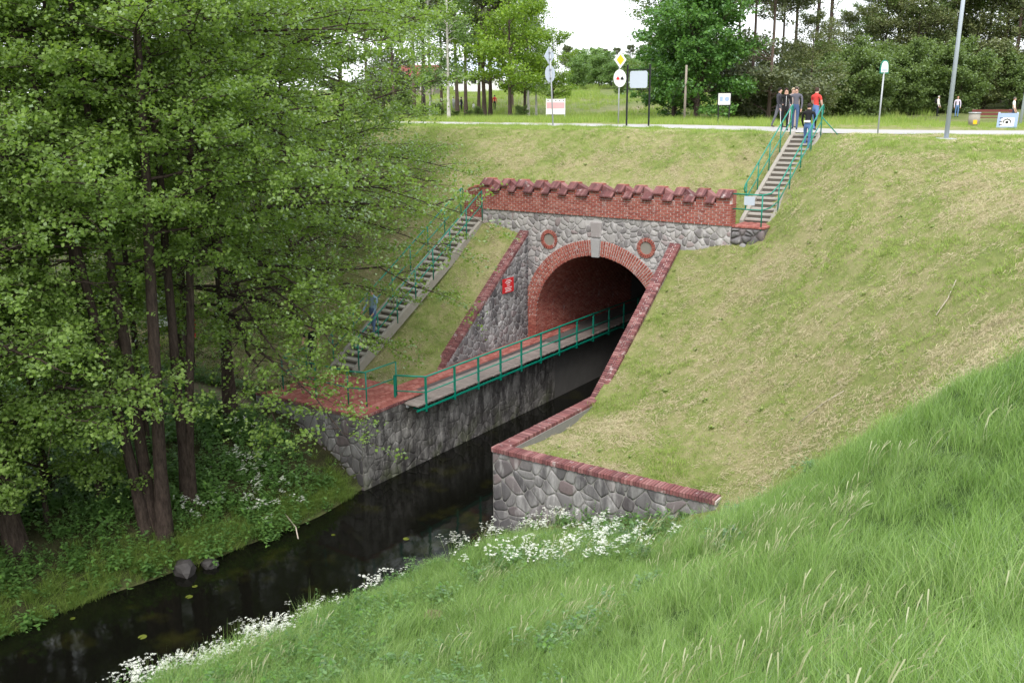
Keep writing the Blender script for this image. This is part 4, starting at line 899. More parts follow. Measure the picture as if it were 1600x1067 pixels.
# lush herbs under the trees
def nettle(rs, stems=7, h=.55, spread=.16, leaf=.085, lv=9):
    Vs, Fs, nv = [], [], 0
    for s_i in range(stems):
        b = rs.normal(0, spread, 2); ht = h*rs.uniform(.5, 1.15); ln = rs.normal(0, .12, 2); k = lv; t_ = rs.uniform(.25, 1, k); C_ = np.stack([b[0]+ln[0]*t_, b[1]+ln[1]*t_, ht*t_], -1)
        a = rs.uniform(0, 2*np.pi, k); d = np.stack([np.cos(a), np.sin(a), rs.uniform(-.5, .2, k)], -1); p = np.stack([-np.sin(a), np.cos(a), np.zeros(k)], -1); L_ = (leaf*rs.uniform(.7, 1.3, k))[:, None]
        V_ = np.stack([C_, C_+d*L_*.5+p*L_*.3+[0, 0, .01], C_+d*L_, C_+d*L_*.5-p*L_*.3+[0, 0, .01]], 1).reshape(-1, 3); Vs.append(V_); Fs.append(np.arange(k*4).reshape(k, 4)+nv); nv += k*4
        st_ = np.array([[b[0]-.003, b[1], 0], [b[0]+.003, b[1], 0], [b[0]+ln[0]+.002, b[1]+ln[1], ht], [b[0]+ln[0]-.002, b[1]+ln[1], ht]]); Vs.append(st_); Fs.append(np.arange(4)[None]+nv); nv += 4
    return np.concatenate(Vs), np.concatenate(Fs)
C5 = cluster_coll('undergrowth', [mesh_np('undergrowth', *nettle(rs, leaf=l_, h=h_), M['herb']) for l_, h_ in ((.09, .5), (.11, .6), (.07, .45), (.13, .4), (.08, .75))])
def kl(x, y): return ((x < edge(EDGE_L, y)+.2) & (y < -10.95) | (x < -6.3) & (y < -10.5) & (y > -12)).astype(float)*np.clip(.75+.5*fbm(x, y, 1.2, 31), .1, 1)*(np.abs(y-(-11.4-(x+10)*-.35*(x < -10))) > .5)
P, q = scatter_pts(-16, 0, -28, -10.5, 26, kl, 15)
n = len(P); scatter('undergrowth', 'dark lush nettles and herbs under the alders on the left bank', C5, 5, P, np.stack([q.normal(0, .1, n), q.normal(0, .1, n), q.uniform(0, 6, n)], -1), q.uniform(.6, 1.15, n))
# sedge fringe along the left waterline and weeds on the right one
C6 = cluster_coll('bank_sedge', [mesh_np('bank_sedge', *blade_np(rs, 40, .42, .008, .09, 1.0, (.35, -.2), 4), M['sedge']) for _ in range(4)])
yy_ = q.uniform(-27, -11.2, 1100); dd = np.abs(q.normal(0, .5, 1100)); xx_ = edge(EDGE_L, yy_)+.12-dd; kp = (fbm(xx_, yy_, .9, 4) > -.8); xx_, yy_ = xx_[kp], yy_[kp]
P = np.stack([xx_, yy_, np.maximum(ground_m(xx_, yy_), -.02)], -1); n = len(P)
scatter('bank_sedge', 'yellow-green sedge hanging over the left waterline', C6, 4, P, np.stack([np.zeros(n), np.zeros(n), q.normal(.3, .5, n)], -1), q.uniform(.5, 1.05, n))
P, q = scatter_pts(1, 9.5, -24, -10.9, 16, lambda x, y: ((x > edge(EDGE_R, y)-.1) & (x < edge(EDGE_R, y)+5)).astype(float)*np.clip(.35+.9*fbm(x, y, .8, 6)-.05*(x-3), 0, 1), 16)
n = len(P); scatter('bank_herbs', 'broad-leaved herbs mixed into the grass above the waterline', C5, 5, P, np.stack([q.normal(0, .1, n), q.normal(0, .1, n), q.uniform(0, 6, n)], -1), q.uniform(.5, .95, n))
# cow parsley: stalk with a spray of small white umbels
def umbel(rs, h=.75):
    Vs, Fs, Ms, nv = [], [], [], 0
    def add(v, f, m):
        nonlocal nv
        Vs.append(v); Fs.append(f+nv); Ms.extend([m]*len(f)); nv += len(v)
    for s_i in range(4):
        b = rs.normal(0, .07, 2); ht = h*rs.uniform(.65, 1.05); tp = np.array([b[0]+rs.normal(0, .1), b[1]+rs.normal(0, .1), ht])
        add(np.array([[b[0]-.003, b[1], 0], [b[0]+.003, b[1], 0], tp+[.002, 0, 0], tp-[.002, 0, 0]]), np.arange(4)[None], 0)
        for u_i in range(4):
            c = tp+rs.normal(0, .06, 3)*[1, 1, .5]; k = 13; a = rs.uniform(0, 6.28, k); rr_ = .036*np.sqrt(rs.uniform(0, 1, k)); o_ = np.stack([np.cos(a)*rr_, np.sin(a)*rr_, -rr_*.25], -1)+c
            z_ = np.array([[-1, -1, 0], [1, -1, 0], [1, 1, 0], [-1, 1, 0]])*.006; nrm = rs.normal(0, .35, (k, 1, 1))
            V_ = (o_[:, None]+z_[None]+np.array([0, 0, 1.])*(z_[None, :, :1]*nrm)).reshape(-1, 3); add(V_, np.arange(k*4).reshape(k, 4), 1)
    return np.concatenate(Vs), np.concatenate(Fs), Ms
um = []
for _ in range(5): v, f, m_ = umbel(rs); um.append(mesh_np('cow_parsley', v, f, [M['grass'], M['petal']], fmat=m_))
C7 = cluster_coll('cow_parsley', um)
def patchy(regs, n, seed):
    """flowers gathered round a list of (pixel x, pixel y, spread, share) patches, thrown onto the ground seen there"""
    rs = np.random.RandomState(seed); out = []
    for (cx, cy, sx, sy, k) in regs: out.append(np.stack([rs.normal(cx, sx, k), rs.normal(cy, sy, k)], -1)[:max(6, int(k*FLK))])
    return np.concatenate(out), rs
FLK = .24
FL = [(3.8, -12.0, .3, .3, 30), (3.6, -13.4, .3, .5, 22), (3.2, -15.6, .25, .3, 10), (2.9, -17.2, .22, .3, 14), (2.7, -18.5, .35, .5, 100), (2.4, -19.7, .4, .7, 190), (2.0, -21, .4, .7, 130), (5.2, -11.5, .5, .22, 46), (4.4, -11.5, .2, .2, 10), (6.9, -12.6, .7, .35, 80), (7.5, -14.0, .75, .5, 120), (6.6, -14.6, .5, .4, 40), (8.4, -13.2, .7, .3, 14),
      (-2.5, -14.6, .5, .6, 55), (-3.2, -13.6, .6, .6, 50), (-2.9, -15.8, .35, .4, 30), (-4.2, -12.6, .5, .5, 16)]
pq, q = patchy(FL, 0, 77); kp = ~in_walls(pq[:, 0], pq[:, 1]); pq = pq[kp]; P = np.stack([pq[:, 0], pq[:, 1], np.maximum(ground_m(pq[:, 0], pq[:, 1]), .0)], -1); n = len(P)
scatter('cow_parsley', 'white cow parsley in flower along the banks', C7, 5, P, np.stack([q.normal(0, .12, n), q.normal(0, .12, n), q.uniform(0, 6, n)], -1), q.uniform(.55, .95, n))
# meadow beyond the road and verge
C8 = cluster_coll('meadow_grass', [mesh_np('meadow_grass', *blade_np(rs, 40, .5, .022, .28, .5, (.1, 0), 2), M['meadow']) for _ in range(4)])
def kd(x, y): return ((y > road_near(x)+4.9)).astype(float)*np.clip(.6+.5*fbm(x, y, .25, 9), .1, 1)
P, q = scatter_pts(-60, 25, 12, 48, 3.2, kd, 17); n = len(P)
near_ = 1-sst(0, 6, P[:, 1]-road_near(P[:, 0])-4.9)
scatter('meadow_grass', 'pale uncut meadow grass beyond the road', C8, 4, P, np.stack([np.zeros(n), np.zeros(n), q.uniform(0, 6, n)], -1), q.uniform(.5, 1.1, n)*np.where(P[:, 0] > 2, .45, 1)*(1-.4*near_))
P, q = scatter_pts(-110, 0, 48, 150, .8, kd, 18); n = len(P)
scatter('meadow_grass', 'far meadow grass between the trees', C8, 4, P, np.stack([np.zeros(n), np.zeros(n), q.uniform(0, 6, n)], -1), q.uniform(.8, 1.6, n))
P, q = scatter_pts(-30, 4, 8, 12, 9, lambda x, y: (y < road_near(x)-.1)*np.clip(.5+.6*fbm(x, y, 1, 19), .1, 1), 19); n = len(P)
scatter('verge_grass', 'bright longer grass on the verge above the slope', C8, 4, P, np.stack([np.zeros(n), np.zeros(n), q.uniform(0, 6, n)], -1), q.uniform(.25, .5, n))
# ------------------------------------------------------------------ trees beyond the road
def spec(seed, bk, lf_m, **kw):
    wv_, wf_, lv, lf = tree_data(seed, **kw); return mesh_np('trunk', wv_, wf_, M[bk], True), mesh_np('crown', lv, lf, M[lf_m])
SP = {
 'birch': spec(201, 'birchbark', 'birch', H=15, r0=.11, base=.13, n1=50, L=2.4, shape='col', elev=(25, 50), droop=.75, n2=8, n3=4, nl=8, leaf=.13, off=.16),
 'spring': spec(202, 'darkbark', 'lime', H=8.5, r0=.13, base=.22, n1=34, L=2.9, shape='round', elev=(15, 45), droop=.05, n2=8, n3=4, nl=9, leaf=.15, off=.14),
 'pine': spec(203, 'pinebark', 'pine', H=17, r0=.16, base=.36, n1=40, L=3.1, shape='egg', elev=(5, 35), droop=.05, n2=7, n3=5, nl=9, leaf=.17, off=.16, aspect=1.6),
 'lowpine': spec(204, 'pinebark', 'pine', H=14, r0=.12, base=.05, n1=66, L=3.6, shape='egg', elev=(5, 35), droop=.1, n2=9, n3=5, nl=9, leaf=.15, off=.15, aspect=1.5),
 'maple': spec(205, 'darkbark', 'maple', H=7.4, r0=.2, base=.08, n1=60, L=4.2, shape='round', elev=(5, 45), droop=.12, n2=10, n3=5, nl=10, leaf=.19, off=.12),
 'poplar': spec(206, 'darkbark', 'thicket', H=24, r0=.22, base=.3, n1=34, L=3.0, shape='col', elev=(45, 70), droop=-.05, n2=7, n3=4, nl=5, leaf=.15, off=.2),
 'broad': spec(207, 'darkbark', 'thicket', H=15, r0=.2, base=.12, n1=54, L=4.6, shape='egg', elev=(5, 45), droop=.12, n2=9, n3=5, nl=9, leaf=.17, off=.16),
 'broad2': spec(208, 'darkbark', 'olive', H=11, r0=.15, base=.1, n1=50, L=4.0, shape='round', elev=(5, 45), droop=.2, n2=9, n3=5, nl=8, leaf=.15, off=.16),
 'bush': spec(209, 'darkbark', 'thicket', H=3.4, r0=.05, stems=3, spread=.25, base=.03, n1=18, L=1.7, shape='round', elev=(5, 60), droop=.1, n2=7, n3=4, nl=9, leaf=.12, off=.1),
 'obush': spec(210, 'darkbark', 'olive', H=4.6, r0=.06, stems=3, spread=.25, base=.03, n1=22, L=2.4, shape='round', elev=(10, 60), droop=.15, n2=8, n3=4, nl=9, leaf=.13, off=.13),
 'gbush': spec(211, 'darkbark', 'birch', H=4, r0=.05, stems=3, spread=.25, base=.03, n1=18, L=2.0, shape='round', elev=(5, 60), droop=.1, n2=7, n3=4, nl=9, leaf=.15, off=.12)}
NM = dict(birch='birch_tree', spring='maple_tree', pine='pine_tree', lowpine='pine_tree', maple='maple_tree', poplar='poplar_tree', broad='broadleaf_tree', broad2='broadleaf_tree', bush='bush', obush='bush', gbush='bush')
def plant(kind, px, D, label, sc=1., rz=None, group=None, dz=0):
    x, y, z = on_ground(px, D); t_ = empty(NM[kind], (x, y, z-.05+dz), label, 'bush' if 'bush' in kind else 'tree', group, R.uniform(0, 6.28) if rz is None else rz)
    t_.scale = (sc,)*3 if not isinstance(sc, tuple) else sc
    link('trunk', SP[kind][0], t_); link('crown', SP[kind][1], t_); return t_
G1, G2, G3 = 'trees across the road on the left', 'trees and bushes along the right roadside', 'shrubs and far trees round the meadow'
for a in [
 ('pine', 618, 88, 'dark pine standing behind the grove beside the red-roofed house', 1.0), ('pine', 648, 84, 'dark pine with bare reddish stem left of the two birches', 1.05),
 ('birch', 673, 76, 'left-hand one of the two pale weeping birches', 1.05), ('birch', 702, 73, 'right-hand one of the two weeping birches, with the whiter stem', 1.1),
 ('pine', 728, 92, 'tall pine between the birches and the first spring-green maple', 1.1), ('pine', 757, 80, 'pine whose bare stem stands close beside the walking person in red', 1.1),
 ('pine', 748, 98, 'dense pine filling the gap behind the spring-green maples', 1.1),
 ('spring', 766, 78, 'slender spring-green maple with its crown reaching highest', 1.35), ('spring', 797, 70, 'fullest bright spring-green maple near the path', 1.12),
 ('birch', 826, 92, 'grey-green birch rising behind the fullest maple', 1.2), ('spring', 820, 74, 'thin-stemmed spring-green maple right of the fullest one', .95),
 ('spring', 864, 84, 'low round maple behind the pair of grey sign backs', .82), ('birch', 838, 98, 'pale birch at the open right edge of the left tree group', .95), ('pine', 690, 105, 'dark pine mass far behind the birches', 1.1), ('lowpine', 600, 110, 'dark pine far behind the grove', 1.2), ('pine', 662, 112, 'dark pine behind the left birch', 1.4), ('pine', 715, 104, 'dark pine just right of the birches, behind the others', 1.3), ('lowpine', 575, 95, 'dark pine whose top shows through the grove', 1.2), ('pine', 800, 112, 'dark pine far behind the spring-green maples', 1.0)]:
    plant(a[0], a[1], a[2], a[3], a[4], group=G1)
for i, (px, D, sc) in enumerate([(640, 76, .3), (660, 79, .26), (684, 75, .34), (712, 78, .2), (733, 76, .2), (748, 74, .26), (815, 72, .3), (628, 82, .6)]):
    plant('bush', px, D, ['low bush at the foot of the dark pine', 'low bush left of the birch stems', 'leafy bush between the two birch stems', 'low bush right of the whiter birch stem', 'bush beside the seated person', 'bush left of the walking person in red', 'small bush under the fullest spring-green maple', 'taller bush at the edge of the grove'][i], sc, group='bushes under the left trees')
for a in [
 ('broad', 1052, 84, 'tall loose-crowned tree rising behind the big round maple', 1.05), ('maple', 1088, 63, 'big round dark-green maple standing alone beside the timber post', 1.0), ('maple', 1052, 68, 'lower left lobe of foliage, a smaller maple beside the big round one', .72),
 ('lowpine', 1172, 70, 'grey-green bushy pine right of the big round maple', 1.15), ('lowpine', 1200, 66, 'grey-green pine with a reddish stem behind the people on the road', 1.1), ('lowpine', 1216, 84, 'tall pine behind the two grey-green ones', 1.15), ('bush', 1150, 70, 'bush right of the dark-framed information board', .7), ('bush', 1178, 69, 'bush between the information board and the group of people', .75), ('bush', 1208, 70, 'bush just behind the group of people on the road', .75), ('lowpine', 1148, 82, 'pine half hidden behind the big round maple', 1.2),
 ('poplar', 1268, 92, 'tall bare-stemmed poplar against the sky, the left one', 1.0), ('poplar', 1286, 88, 'tall bare-stemmed poplar against the sky, forking to the right', .98), ('poplar', 1235, 100, 'thin poplar fading behind the pines', .9),
 ('broad2', 1262, 68, 'bushy tree filling the space behind the person in the red T-shirt', .62), ('broad2', 1310, 66, 'bushy alder just left of the arched sign', .52), ('broad', 1345, 88, 'rounded tree behind the arched sign', .62), ('broad', 1395, 80, 'tall leafy tree right of the arched sign', 1.0), ('broad', 1440, 84, 'tall tree left of the lamp post', 1.12),
 ('broad', 1490, 86, 'tall tree behind the lamp post', 1.15), ('lowpine', 1535, 84, 'dark pine behind the bench', 1.15), ('pine', 1580, 76, 'reddish-stemmed pine at the far right above the bench', 1.05), ('pine', 1598, 80, 'reddish-stemmed pine at the very edge, right of the other', 1.1), ('broad', 1600, 92, 'tall tree behind the reddish-stemmed pines', 1.1),
 ('broad2', 1375, 64, 'dense low tree between the arched sign and the lamp post', .62), ('broad2', 1425, 63, 'dense low tree behind the person with the backpack', .66), ('broad2', 1478, 66, 'dense low tree behind the person in blue jeans', .7), ('broad2', 1560, 64, 'brownish spreading tree behind the bench', .85), ('broad2', 1610, 62, 'brownish spreading tree behind the blue board', .85),
 ('obush', 1535, 60, 'olive bush at the left end of the bench', .8)]:
    k_ = 1.42 if (a[1] > 1300 and a[2] < 72) else (1.15 if a[1] > 1300 else 1.); plant(a[0], a[1], a[2]*k_, a[3], a[4]*k_, group=G2)
for i, px in enumerate([1246, 1275, 1303, 1332, 1360, 1390, 1418, 1448, 1475, 1505, 1590]):
    plant('bush', px, 80+R.uniform(-1, 4), ['roadside bush behind the black-hooded person', 'roadside bush behind the person in the red T-shirt', 'roadside bush right of the stair head', 'roadside bush left of the arched sign pole', 'roadside bush right next to the arched sign pole', 'third roadside bush from the arched sign towards the lamp', 'roadside bush left of the person with the backpack', 'roadside bush between that person and the lamp post', 'roadside bush behind the foot of the lamp post', 'roadside bush beside the concrete bin', 'roadside bush at the far edge behind the blue board'][i], R.uniform(1.2, 1.6), group='bushes along the right roadside')
for i, (k, px, D, sc) in enumerate([('gbush', 902, 150, 1.0), ('gbush', 918, 165, 1.3), ('gbush', 938, 155, 1.15), ('gbush', 957, 148, .9), ('gbush', 975, 160, 1.1), ('gbush', 998, 150, 1.0), ('gbush', 1014, 140, 1.1), ('bush', 968, 128, .6), ('gbush', 908, 185, 1.5), ('gbush', 932, 190, 1.6), ('pine', 944, 215, .62), ('pine', 962, 220, .66), ('pine', 985, 210, .66), ('pine', 1003, 222, .7), ('lowpine', 925, 225, .6), ('lowpine', 905, 230, .55), ('lowpine', 1020, 180, .6), ('lowpine', 885, 210, .8), ('lowpine', 972, 230, .6), ('lowpine', 995, 235, .6)]):
    plant(k, px, D, ['pale shrub nearest the spring-green trees across the meadow', 'taller pale shrub, second from the left across the meadow', 'round pale shrub in the middle of the meadow edge', 'pale shrub left of the yellow diamond sign', 'pale shrub behind the yellow diamond sign', 'pale shrub behind the blank panel', 'pale shrub beside the big round maple', 'small dark bush in front of the pale shrubs', 'low tree behind the nearest pale shrub', 'low tree behind the taller pale shrub', 'distant pine left of the yellow diamond', 'distant pine just behind the yellow diamond', 'distant pine right of the yellow diamond', 'distant pine above the blank panel', 'faint far pine in the gap of sky', 'faintest far pine, left in the gap of sky', 'distant pine touching the big round maple', 'distant pine at the edge of the spring-green trees', 'faraway pine low on the skyline between two bigger ones', 'faraway pine low on the skyline above the panel'][i], sc*(.8 if D > 200 else 1), group=G3)
# ------------------------------------------------------------------ houses far behind the left trees
def house(label, px, D, w_, d_, h_, roofm, wallm, rz):
    x, y, z = on_ground(px, D); t_ = empty('house', (x, y, z), label, 'house', rz=rz)
    MB().box2((-w_/2, -d_/2, -.5), (w_/2, d_/2, h_)).build('wall', wallm, t_)
    MB().prism([(-w_/2-.4, -d_/2-.5, h_-.1), (-w_/2-.4, 0, h_+d_*.38), (-w_/2-.4, d_/2+.5, h_-.1), (-w_/2-.4, d_/2+.5, h_+.1), (-w_/2-.4, 0, h_+d_*.38+.2), (-w_/2-.4, -d_/2-.5, h_+.1)], (0, 0, 0), (w_+.8, 0, 0)).build('roof', roofm, t_)
    MB().prism([(-w_/2, -d_/2, h_), (-w_/2, d_/2, h_), (-w_/2, 0, h_+d_*.36)], (0, 0, 0), (w_, 0, 0)).build('gable', wallm, t_)
    for k in range(int(w_//2.2)):
        u = -w_/2+1.1+k*2.2; e = MB().box2((u-.5, -d_/2-.03, 1), (u+.5, -d_/2+.02, 2.2)).build('window', M['white'], t_); MB().box2((u-.43, -d_/2-.05, 1.07), (u+.43, -d_/2-.031, 2.13)).build('pane', M['black'], e)
    MB().box2((w_*.2, -.3, h_+d_*.2), (w_*.2+.5, .3, h_+d_*.38+.9)).build('chimney', M['darkred'], t_)
M['roofred'] = flat('red_roof', (.22, .06, .055), .8, .3, scale=3)
house('low house with a red roof half hidden by the left trees', 645, 150, 8, 6, 2.2, M['roofred'], M['wood'], .45)
house('white house behind the pine stems', 748, 160, 8, 6, 2.4, M['signgrey'], M['white'], .6)
# ------------------------------------------------------------------ signs, posts and street furniture
def face_rz(x, y, off=0): return math.atan2(CAM[1]-y, CAM[0]-x)+math.pi/2+off
def disc(mb, c, r, y0, y1, n=28, sz=1.): mb.prism([(c[0]+r*math.cos(2*math.pi*k/n), 0, c[1]+r*sz*math.sin(2*math.pi*k/n)) for k in range(n)], (0, y0, 0), (0, y1, 0))
def dia(mb, c, r, y0, y1): mb.prism([(c[0]-r, 0, c[1]), (c[0], 0, c[1]-r), (c[0]+r, 0, c[1]), (c[0], 0, c[1]+r)], (0, y0, 0), (0, y1, 0))
x, y, z = on_ground(864, 48); e = empty('road_sign', (x, y, z), 'grey back of a diamond and a round road sign on one leaning post', 'road sign', rz=face_rz(x, y, .95))
e.rotation_euler = (0.0, -.075, face_rz(x, y, .95)); MB().tube([(0, 0, -.3), (0, 0, 3.75)], .035, 8).build('post', M['steel'], e, True)
m_ = MB(); dia(m_, (0, 3.35), .44, .05, .065); m_.build('diamond_plate', M['signgrey'], e); m_ = MB(); disc(m_, (0, 2.5), .41, .05, .065); m_.build('round_plate', M['signgrey'], e)
for zz in (3.5, 3.2, 2.7, 2.3): MB().box2((-.07, -.045, zz), (.07, .05, zz+.04)).build('clamp', M['steel'], e)
x, y, z = on_ground(966, 50.5); e = empty('road_sign', (x, y, z), 'yellow priority diamond above a round white no-overtaking sign', 'road sign', rz=face_rz(x, y, .75))
MB().tube([(0, 0, -.3), (0, 0, 3.65)], .035, 8).build('post', M['steel'], e, True)
m_ = MB(); dia(m_, (0, 3.28), .43, -.06, -.045); p_ = m_.build('diamond_plate', M['white'], e); m_ = MB(); dia(m_, (0, 3.28), .27, -.066, -.0605); m_.build('yellow_face', M['yellow'], p_)
m_ = MB(); disc(m_, (0, 2.36), .44, -.06, -.045); p_ = m_.build('round_plate', M['white'], e)
for sx, mm in ((-.15, 'red'), (.15, 'black')):
    m_ = MB(); m_.prism([(sx-.11, -.066, 2.28), (sx+.11, -.066, 2.28), (sx+.11, -.066, 2.36), (sx+.07, -.066, 2.38), (sx+.05, -.066, 2.44), (sx-.05, -.066, 2.44), (sx-.07, -.066, 2.38), (sx-.11, -.066, 2.36)], (0, 0, 0), (0, .005, 0)); m_.build('car_mark', M[mm], p_)
x, y, z = on_ground(996, 46); e = empty('notice_sign', (x, y, z), 'blank grey panel held between two tall black posts with scrolled corners', 'sign', rz=face_rz(x, y, -.35))
for sx in (-.56, .56): MB().box2((sx-.035, -.035, -.2), (sx+.035, .035, 2.85)).build('post', M['black'], e)
for zz in (2.62, 1.72): MB().box2((-.525, -.02, zz-.02), (.525, .02, zz+.02)).build('rail', M['black'], e)
m_ = MB(); m_.prism([(-.44, 0, 1.86), (-.38, 0, 1.78), (.38, 0, 1.78), (.44, 0, 1.86), (.44, 0, 2.48), (.38, 0, 2.56), (-.38, 0, 2.56), (-.44, 0, 2.48)], (0, -.012, 0), (0, .012, 0)); m_.build('panel', M['signgrey'], e)
for sx in (-1, 1):
    for zz, sg in ((2.6, -1), (1.74, 1)): MB().tube([(sx*(.52-.16*math.sin(a)), 0, zz+sg*.15*(1-math.cos(a))) for a in np.linspace(0, 2.6, 7)], .013, 5).build('scroll', M['black'], e, True)
def board(label, px, D, w_, h_, z0, postm, facem, frame=None, rz_off=0, name='notice_board', tilt=0, extra=None, zoff=0):
    x, y, z = on_ground(px, D); e = empty(name, (x, y, z+zoff), label, 'notice board', rz=face_rz(x, y, rz_off)); e.rotation_euler[0] = tilt
    for sx in (-w_/2+.03, w_/2-.03): MB().box2((sx-.035, .02, -.2), (sx+.035, .08, z0+h_+.05)).build('post', postm, e)
    p_ = MB().box2((-w_/2, -.02, z0), (w_/2, .018, z0+h_)).build('panel', facem, e)
    if frame:
        f_ = .05
        for a, b in (((-w_/2-f_, -.035, z0-f_), (w_/2+f_, .025, z0)), ((-w_/2-f_, -.035, z0+h_), (w_/2+f_, .025, z0+h_+f_)), ((-w_/2-f_, -.035, z0+.001), (-w_/2, .025, z0+h_-.001)), ((w_/2, -.035, z0+.001), (w_/2+f_, .025, z0+h_-.001))): MB().box2(a, b).build('frame', frame, e)
    if extra: extra(p_, w_, h_, z0)
    return e
def ex_pink(p_, w_, h_, z0):
    MB().box2((-w_*.46, -.026, z0+h_*.38), (w_*.46, -.021, z0+h_*.78)).build('pink_print', M['pinkprint'], p_); m_ = MB()
    for k in range(5): m_.box2((-w_*.42+k*w_*.2, -.026, z0+h_*.88), (-w_*.36+k*w_*.2, -.021, z0+h_*.93))
    tag(m_.build('small_marks', M['black'], p_), kind='stuff')
board('pink and white information board on grey legs below the spring-green trees', 868, 71, 1.42, 1.1, .45, M['signgrey'], M['white'], None, -.1, extra=ex_pink)
def ex_blue(p_, w_, h_, z0):
    MB().box2((-w_*.38, -.026, z0+h_*.3), (-w_*.12, -.021, z0+h_*.72)).build('picture', M['blueprint'], p_); m_ = MB(); disc(m_, (w_*.22, z0+h_*.5), .13, -.026, -.021); m_.build('picture', M['blueprint'], p_)
board('white information board in a dark frame with small blue pictures', 1130, 54, .66, .62, 1.02, M['black'], M['white'], M['black'], 0, extra=ex_blue)
def ex_big(p_, w_, h_, z0):
    m_ = MB()
    for k in range(26):
        if k % 9 == 8: continue
        zz = z0+h_*.93-k*h_*.032; m_.box2((-w_*.45, -.026, zz), (-w_*.45+w_*.5*R.uniform(.8, 1), -.021, zz+.018))
    tag(m_.build('text_lines', M['signgrey'], p_), kind='stuff'); MB().box2((w_*.12, -.026, z0+h_*.62), (w_*.42, -.021, z0+h_*.8)).build('picture', M['black'], p_); MB().box2((w_*.12, -.026, z0+h_*.32), (w_*.42, -.021, z0+h_*.5)).build('picture', M['wood'], p_)
board('large white text board with red edges seen between the alder stems', 277, 36, 1.35, 1.75, .5, M['red'], M['white'], M['red'], -.1, extra=ex_big, zoff=.15)
def ex_cart(p_, w_, h_, z0):
    MB().box2((-w_*.32, -.026, z0+h_*.08), (w_*.36, -.021, z0+h_*.68)).build('picture', M['white'], p_); m_ = MB(); m_.tube([(-.14, -.03, z0+.2), (-.13, -.03, z0+.3), (0, -.03, z0+.36), (.13, -.03, z0+.3), (.14, -.03, z0+.2)], .022, 6); disc(m_, (0, z0+.22), .06, -.032, -.022, 12)
    for k in range(3): m_.box2((-.3, -.028, z0+.09+k*.14), (-.18, -.0265, z0+.13+k*.14))
    tag(m_.build('drawing', M['black'], p_), kind='stuff')
board('low blue-edged board with a black and white drawing on the verge', 1572, 41, .78, .6, .05, M['signgrey'], M['blueprint'], None, -.2, tilt=-.15, extra=ex_cart)
x, y, z = on_ground(1069, 60); e = empty('timber_post', (x, y, z), 'weathered timber pole standing in front of the big round maple', 'pole'); MB().tube([(0, 0, -.3), (.02, 0, 3.45)], [.085, .07], 8).build('pole', M['wood'], e, True)
pa = Vector((x, y, z+3.35)); x2, y2, z2 = on_ground(1196, 66); tag(MB().tube([pa, (pa+Vector((x2, y2, z2+3.3)))/2-Vector((0, 0, .1)), (x2, y2, z2+3.4)], .012, 4).build('cable', M['black'], None), 'thin dark cable running from the timber pole to the pines', 'cable')
tag(MB().tube([(x-1.2, y-.4, z), (x-.1, y, z+3.2)], .01, 4).build('guy_wire', M['black'], None), 'thin slanting stay wire beside the timber pole', 'wire')
x, y, z = on_ground(1371, 34.8); e = empty('arched_sign', (x, y, z), 'small arched white sign on a slim grey pole beside the lane', 'sign', rz=face_rz(x, y, .6)); MB().tube([(0, 0, -.2), (.05, 0, 2.2)], .028, 8).build('pole', M['steel'], e, True)
def gothic(w_, h_, z0, y0, y1):
    m_ = MB(); P = [(-w_/2, 0, z0), (w_/2, 0, z0)]+[(w_/2*math.cos(a)**.8 if math.cos(a) > 0 else 0, 0, z0+h_*.35+h_*.65*math.sin(a)) for a in np.linspace(0, math.pi/2, 6)]+[(-(w_/2*math.cos(a)**.8), 0, z0+h_*.35+h_*.65*math.sin(a)) for a in np.linspace(math.pi/2-.3, 0, 5)]
    return m_.prism(P, (0.05, y0, 0), (.05, y1, 0))
gothic(.34, .46, 2.13, -.02, .02).build('backplate', M['green'], e); gothic(.28, .38, 2.17, -.03, -.021).build('panel', M['white'], e); MB().box2((-.06, -.04, 2.22), (.14, -.031, 2.3)).build('picture', M['signgrey'], e)
x, y, z = on_ground(1478, 30.6); e = empty('street_lamp', (x, y, z), 'tall tapering grey lamp post on a square base plate at the slope edge', 'street lamp', rz=.4); e.rotation_euler = (0, .02, .4)
MB().tube([(0, 0, 0), (0, 0, 8.2)], [.075, .045], 10).build('pole', M['signgrey'], e, True); MB().box2((-.26, -.26, -.06), (.26, .26, .05)).build('base_plate', M['steel'], e, bevel=.01); MB().tube([(0, 0, 8.1), (.5, 0, 8.4), (1.2, 0, 8.45)], .035, 8).build('arm', M['signgrey'], e, True); MB().box((1.35, 0, 8.43), (.6, .22, .1)).build('lamp_head', M['signgrey'], e, bevel=.02)
x, y, z = on_ground(1593, 52); e = empty('street_lamp', (x, y, z), 'second, thinner grey lamp post at the right edge behind the lane', 'street lamp'); e.rotation_euler = (0, .06, .5); MB().tube([(0, 0, 0), (0, 0, 6.5)], [.09, .05], 8).build('pole', M['signgrey'], e, True); MB().box((.1, 0, 6.55), (.5, .2, .1)).build('lamp_head', M['signgrey'], e)
x, y, z = on_ground(663, 84); e = empty('street_lamp', (x, y, z), 'slim black lamp post beside the far path left of the birches', 'street lamp'); MB().tube([(0, 0, 0), (0, 0, 3.4)], [.06, .045], 8).build('pole', M['black'], e, True); MB().tube([(0, 0, 3.4), (0, 0, 3.7)], [.12, .05], 8).build('lamp_head', M['black'], e, True)
x, y, z = on_ground(1548, 50); e = empty('park_bench', (x, y, z), 'red-brown slatted bench with concrete ends beyond the lane', 'bench', rz=face_rz(x, y, .1))
for sx in (-.85, .85): MB().box2((sx-.07, -.25, 0), (sx+.07, .25, .42)).box2((sx-.07, .18, .42), (sx+.07, .27, .85)).build('leg', M['concrete'], e)
for k in range(3): MB().box2((-.95, -.24+k*.14, .42), (.95, -.12+k*.14, .46)).build('seat_slat', M['darkred'], e)
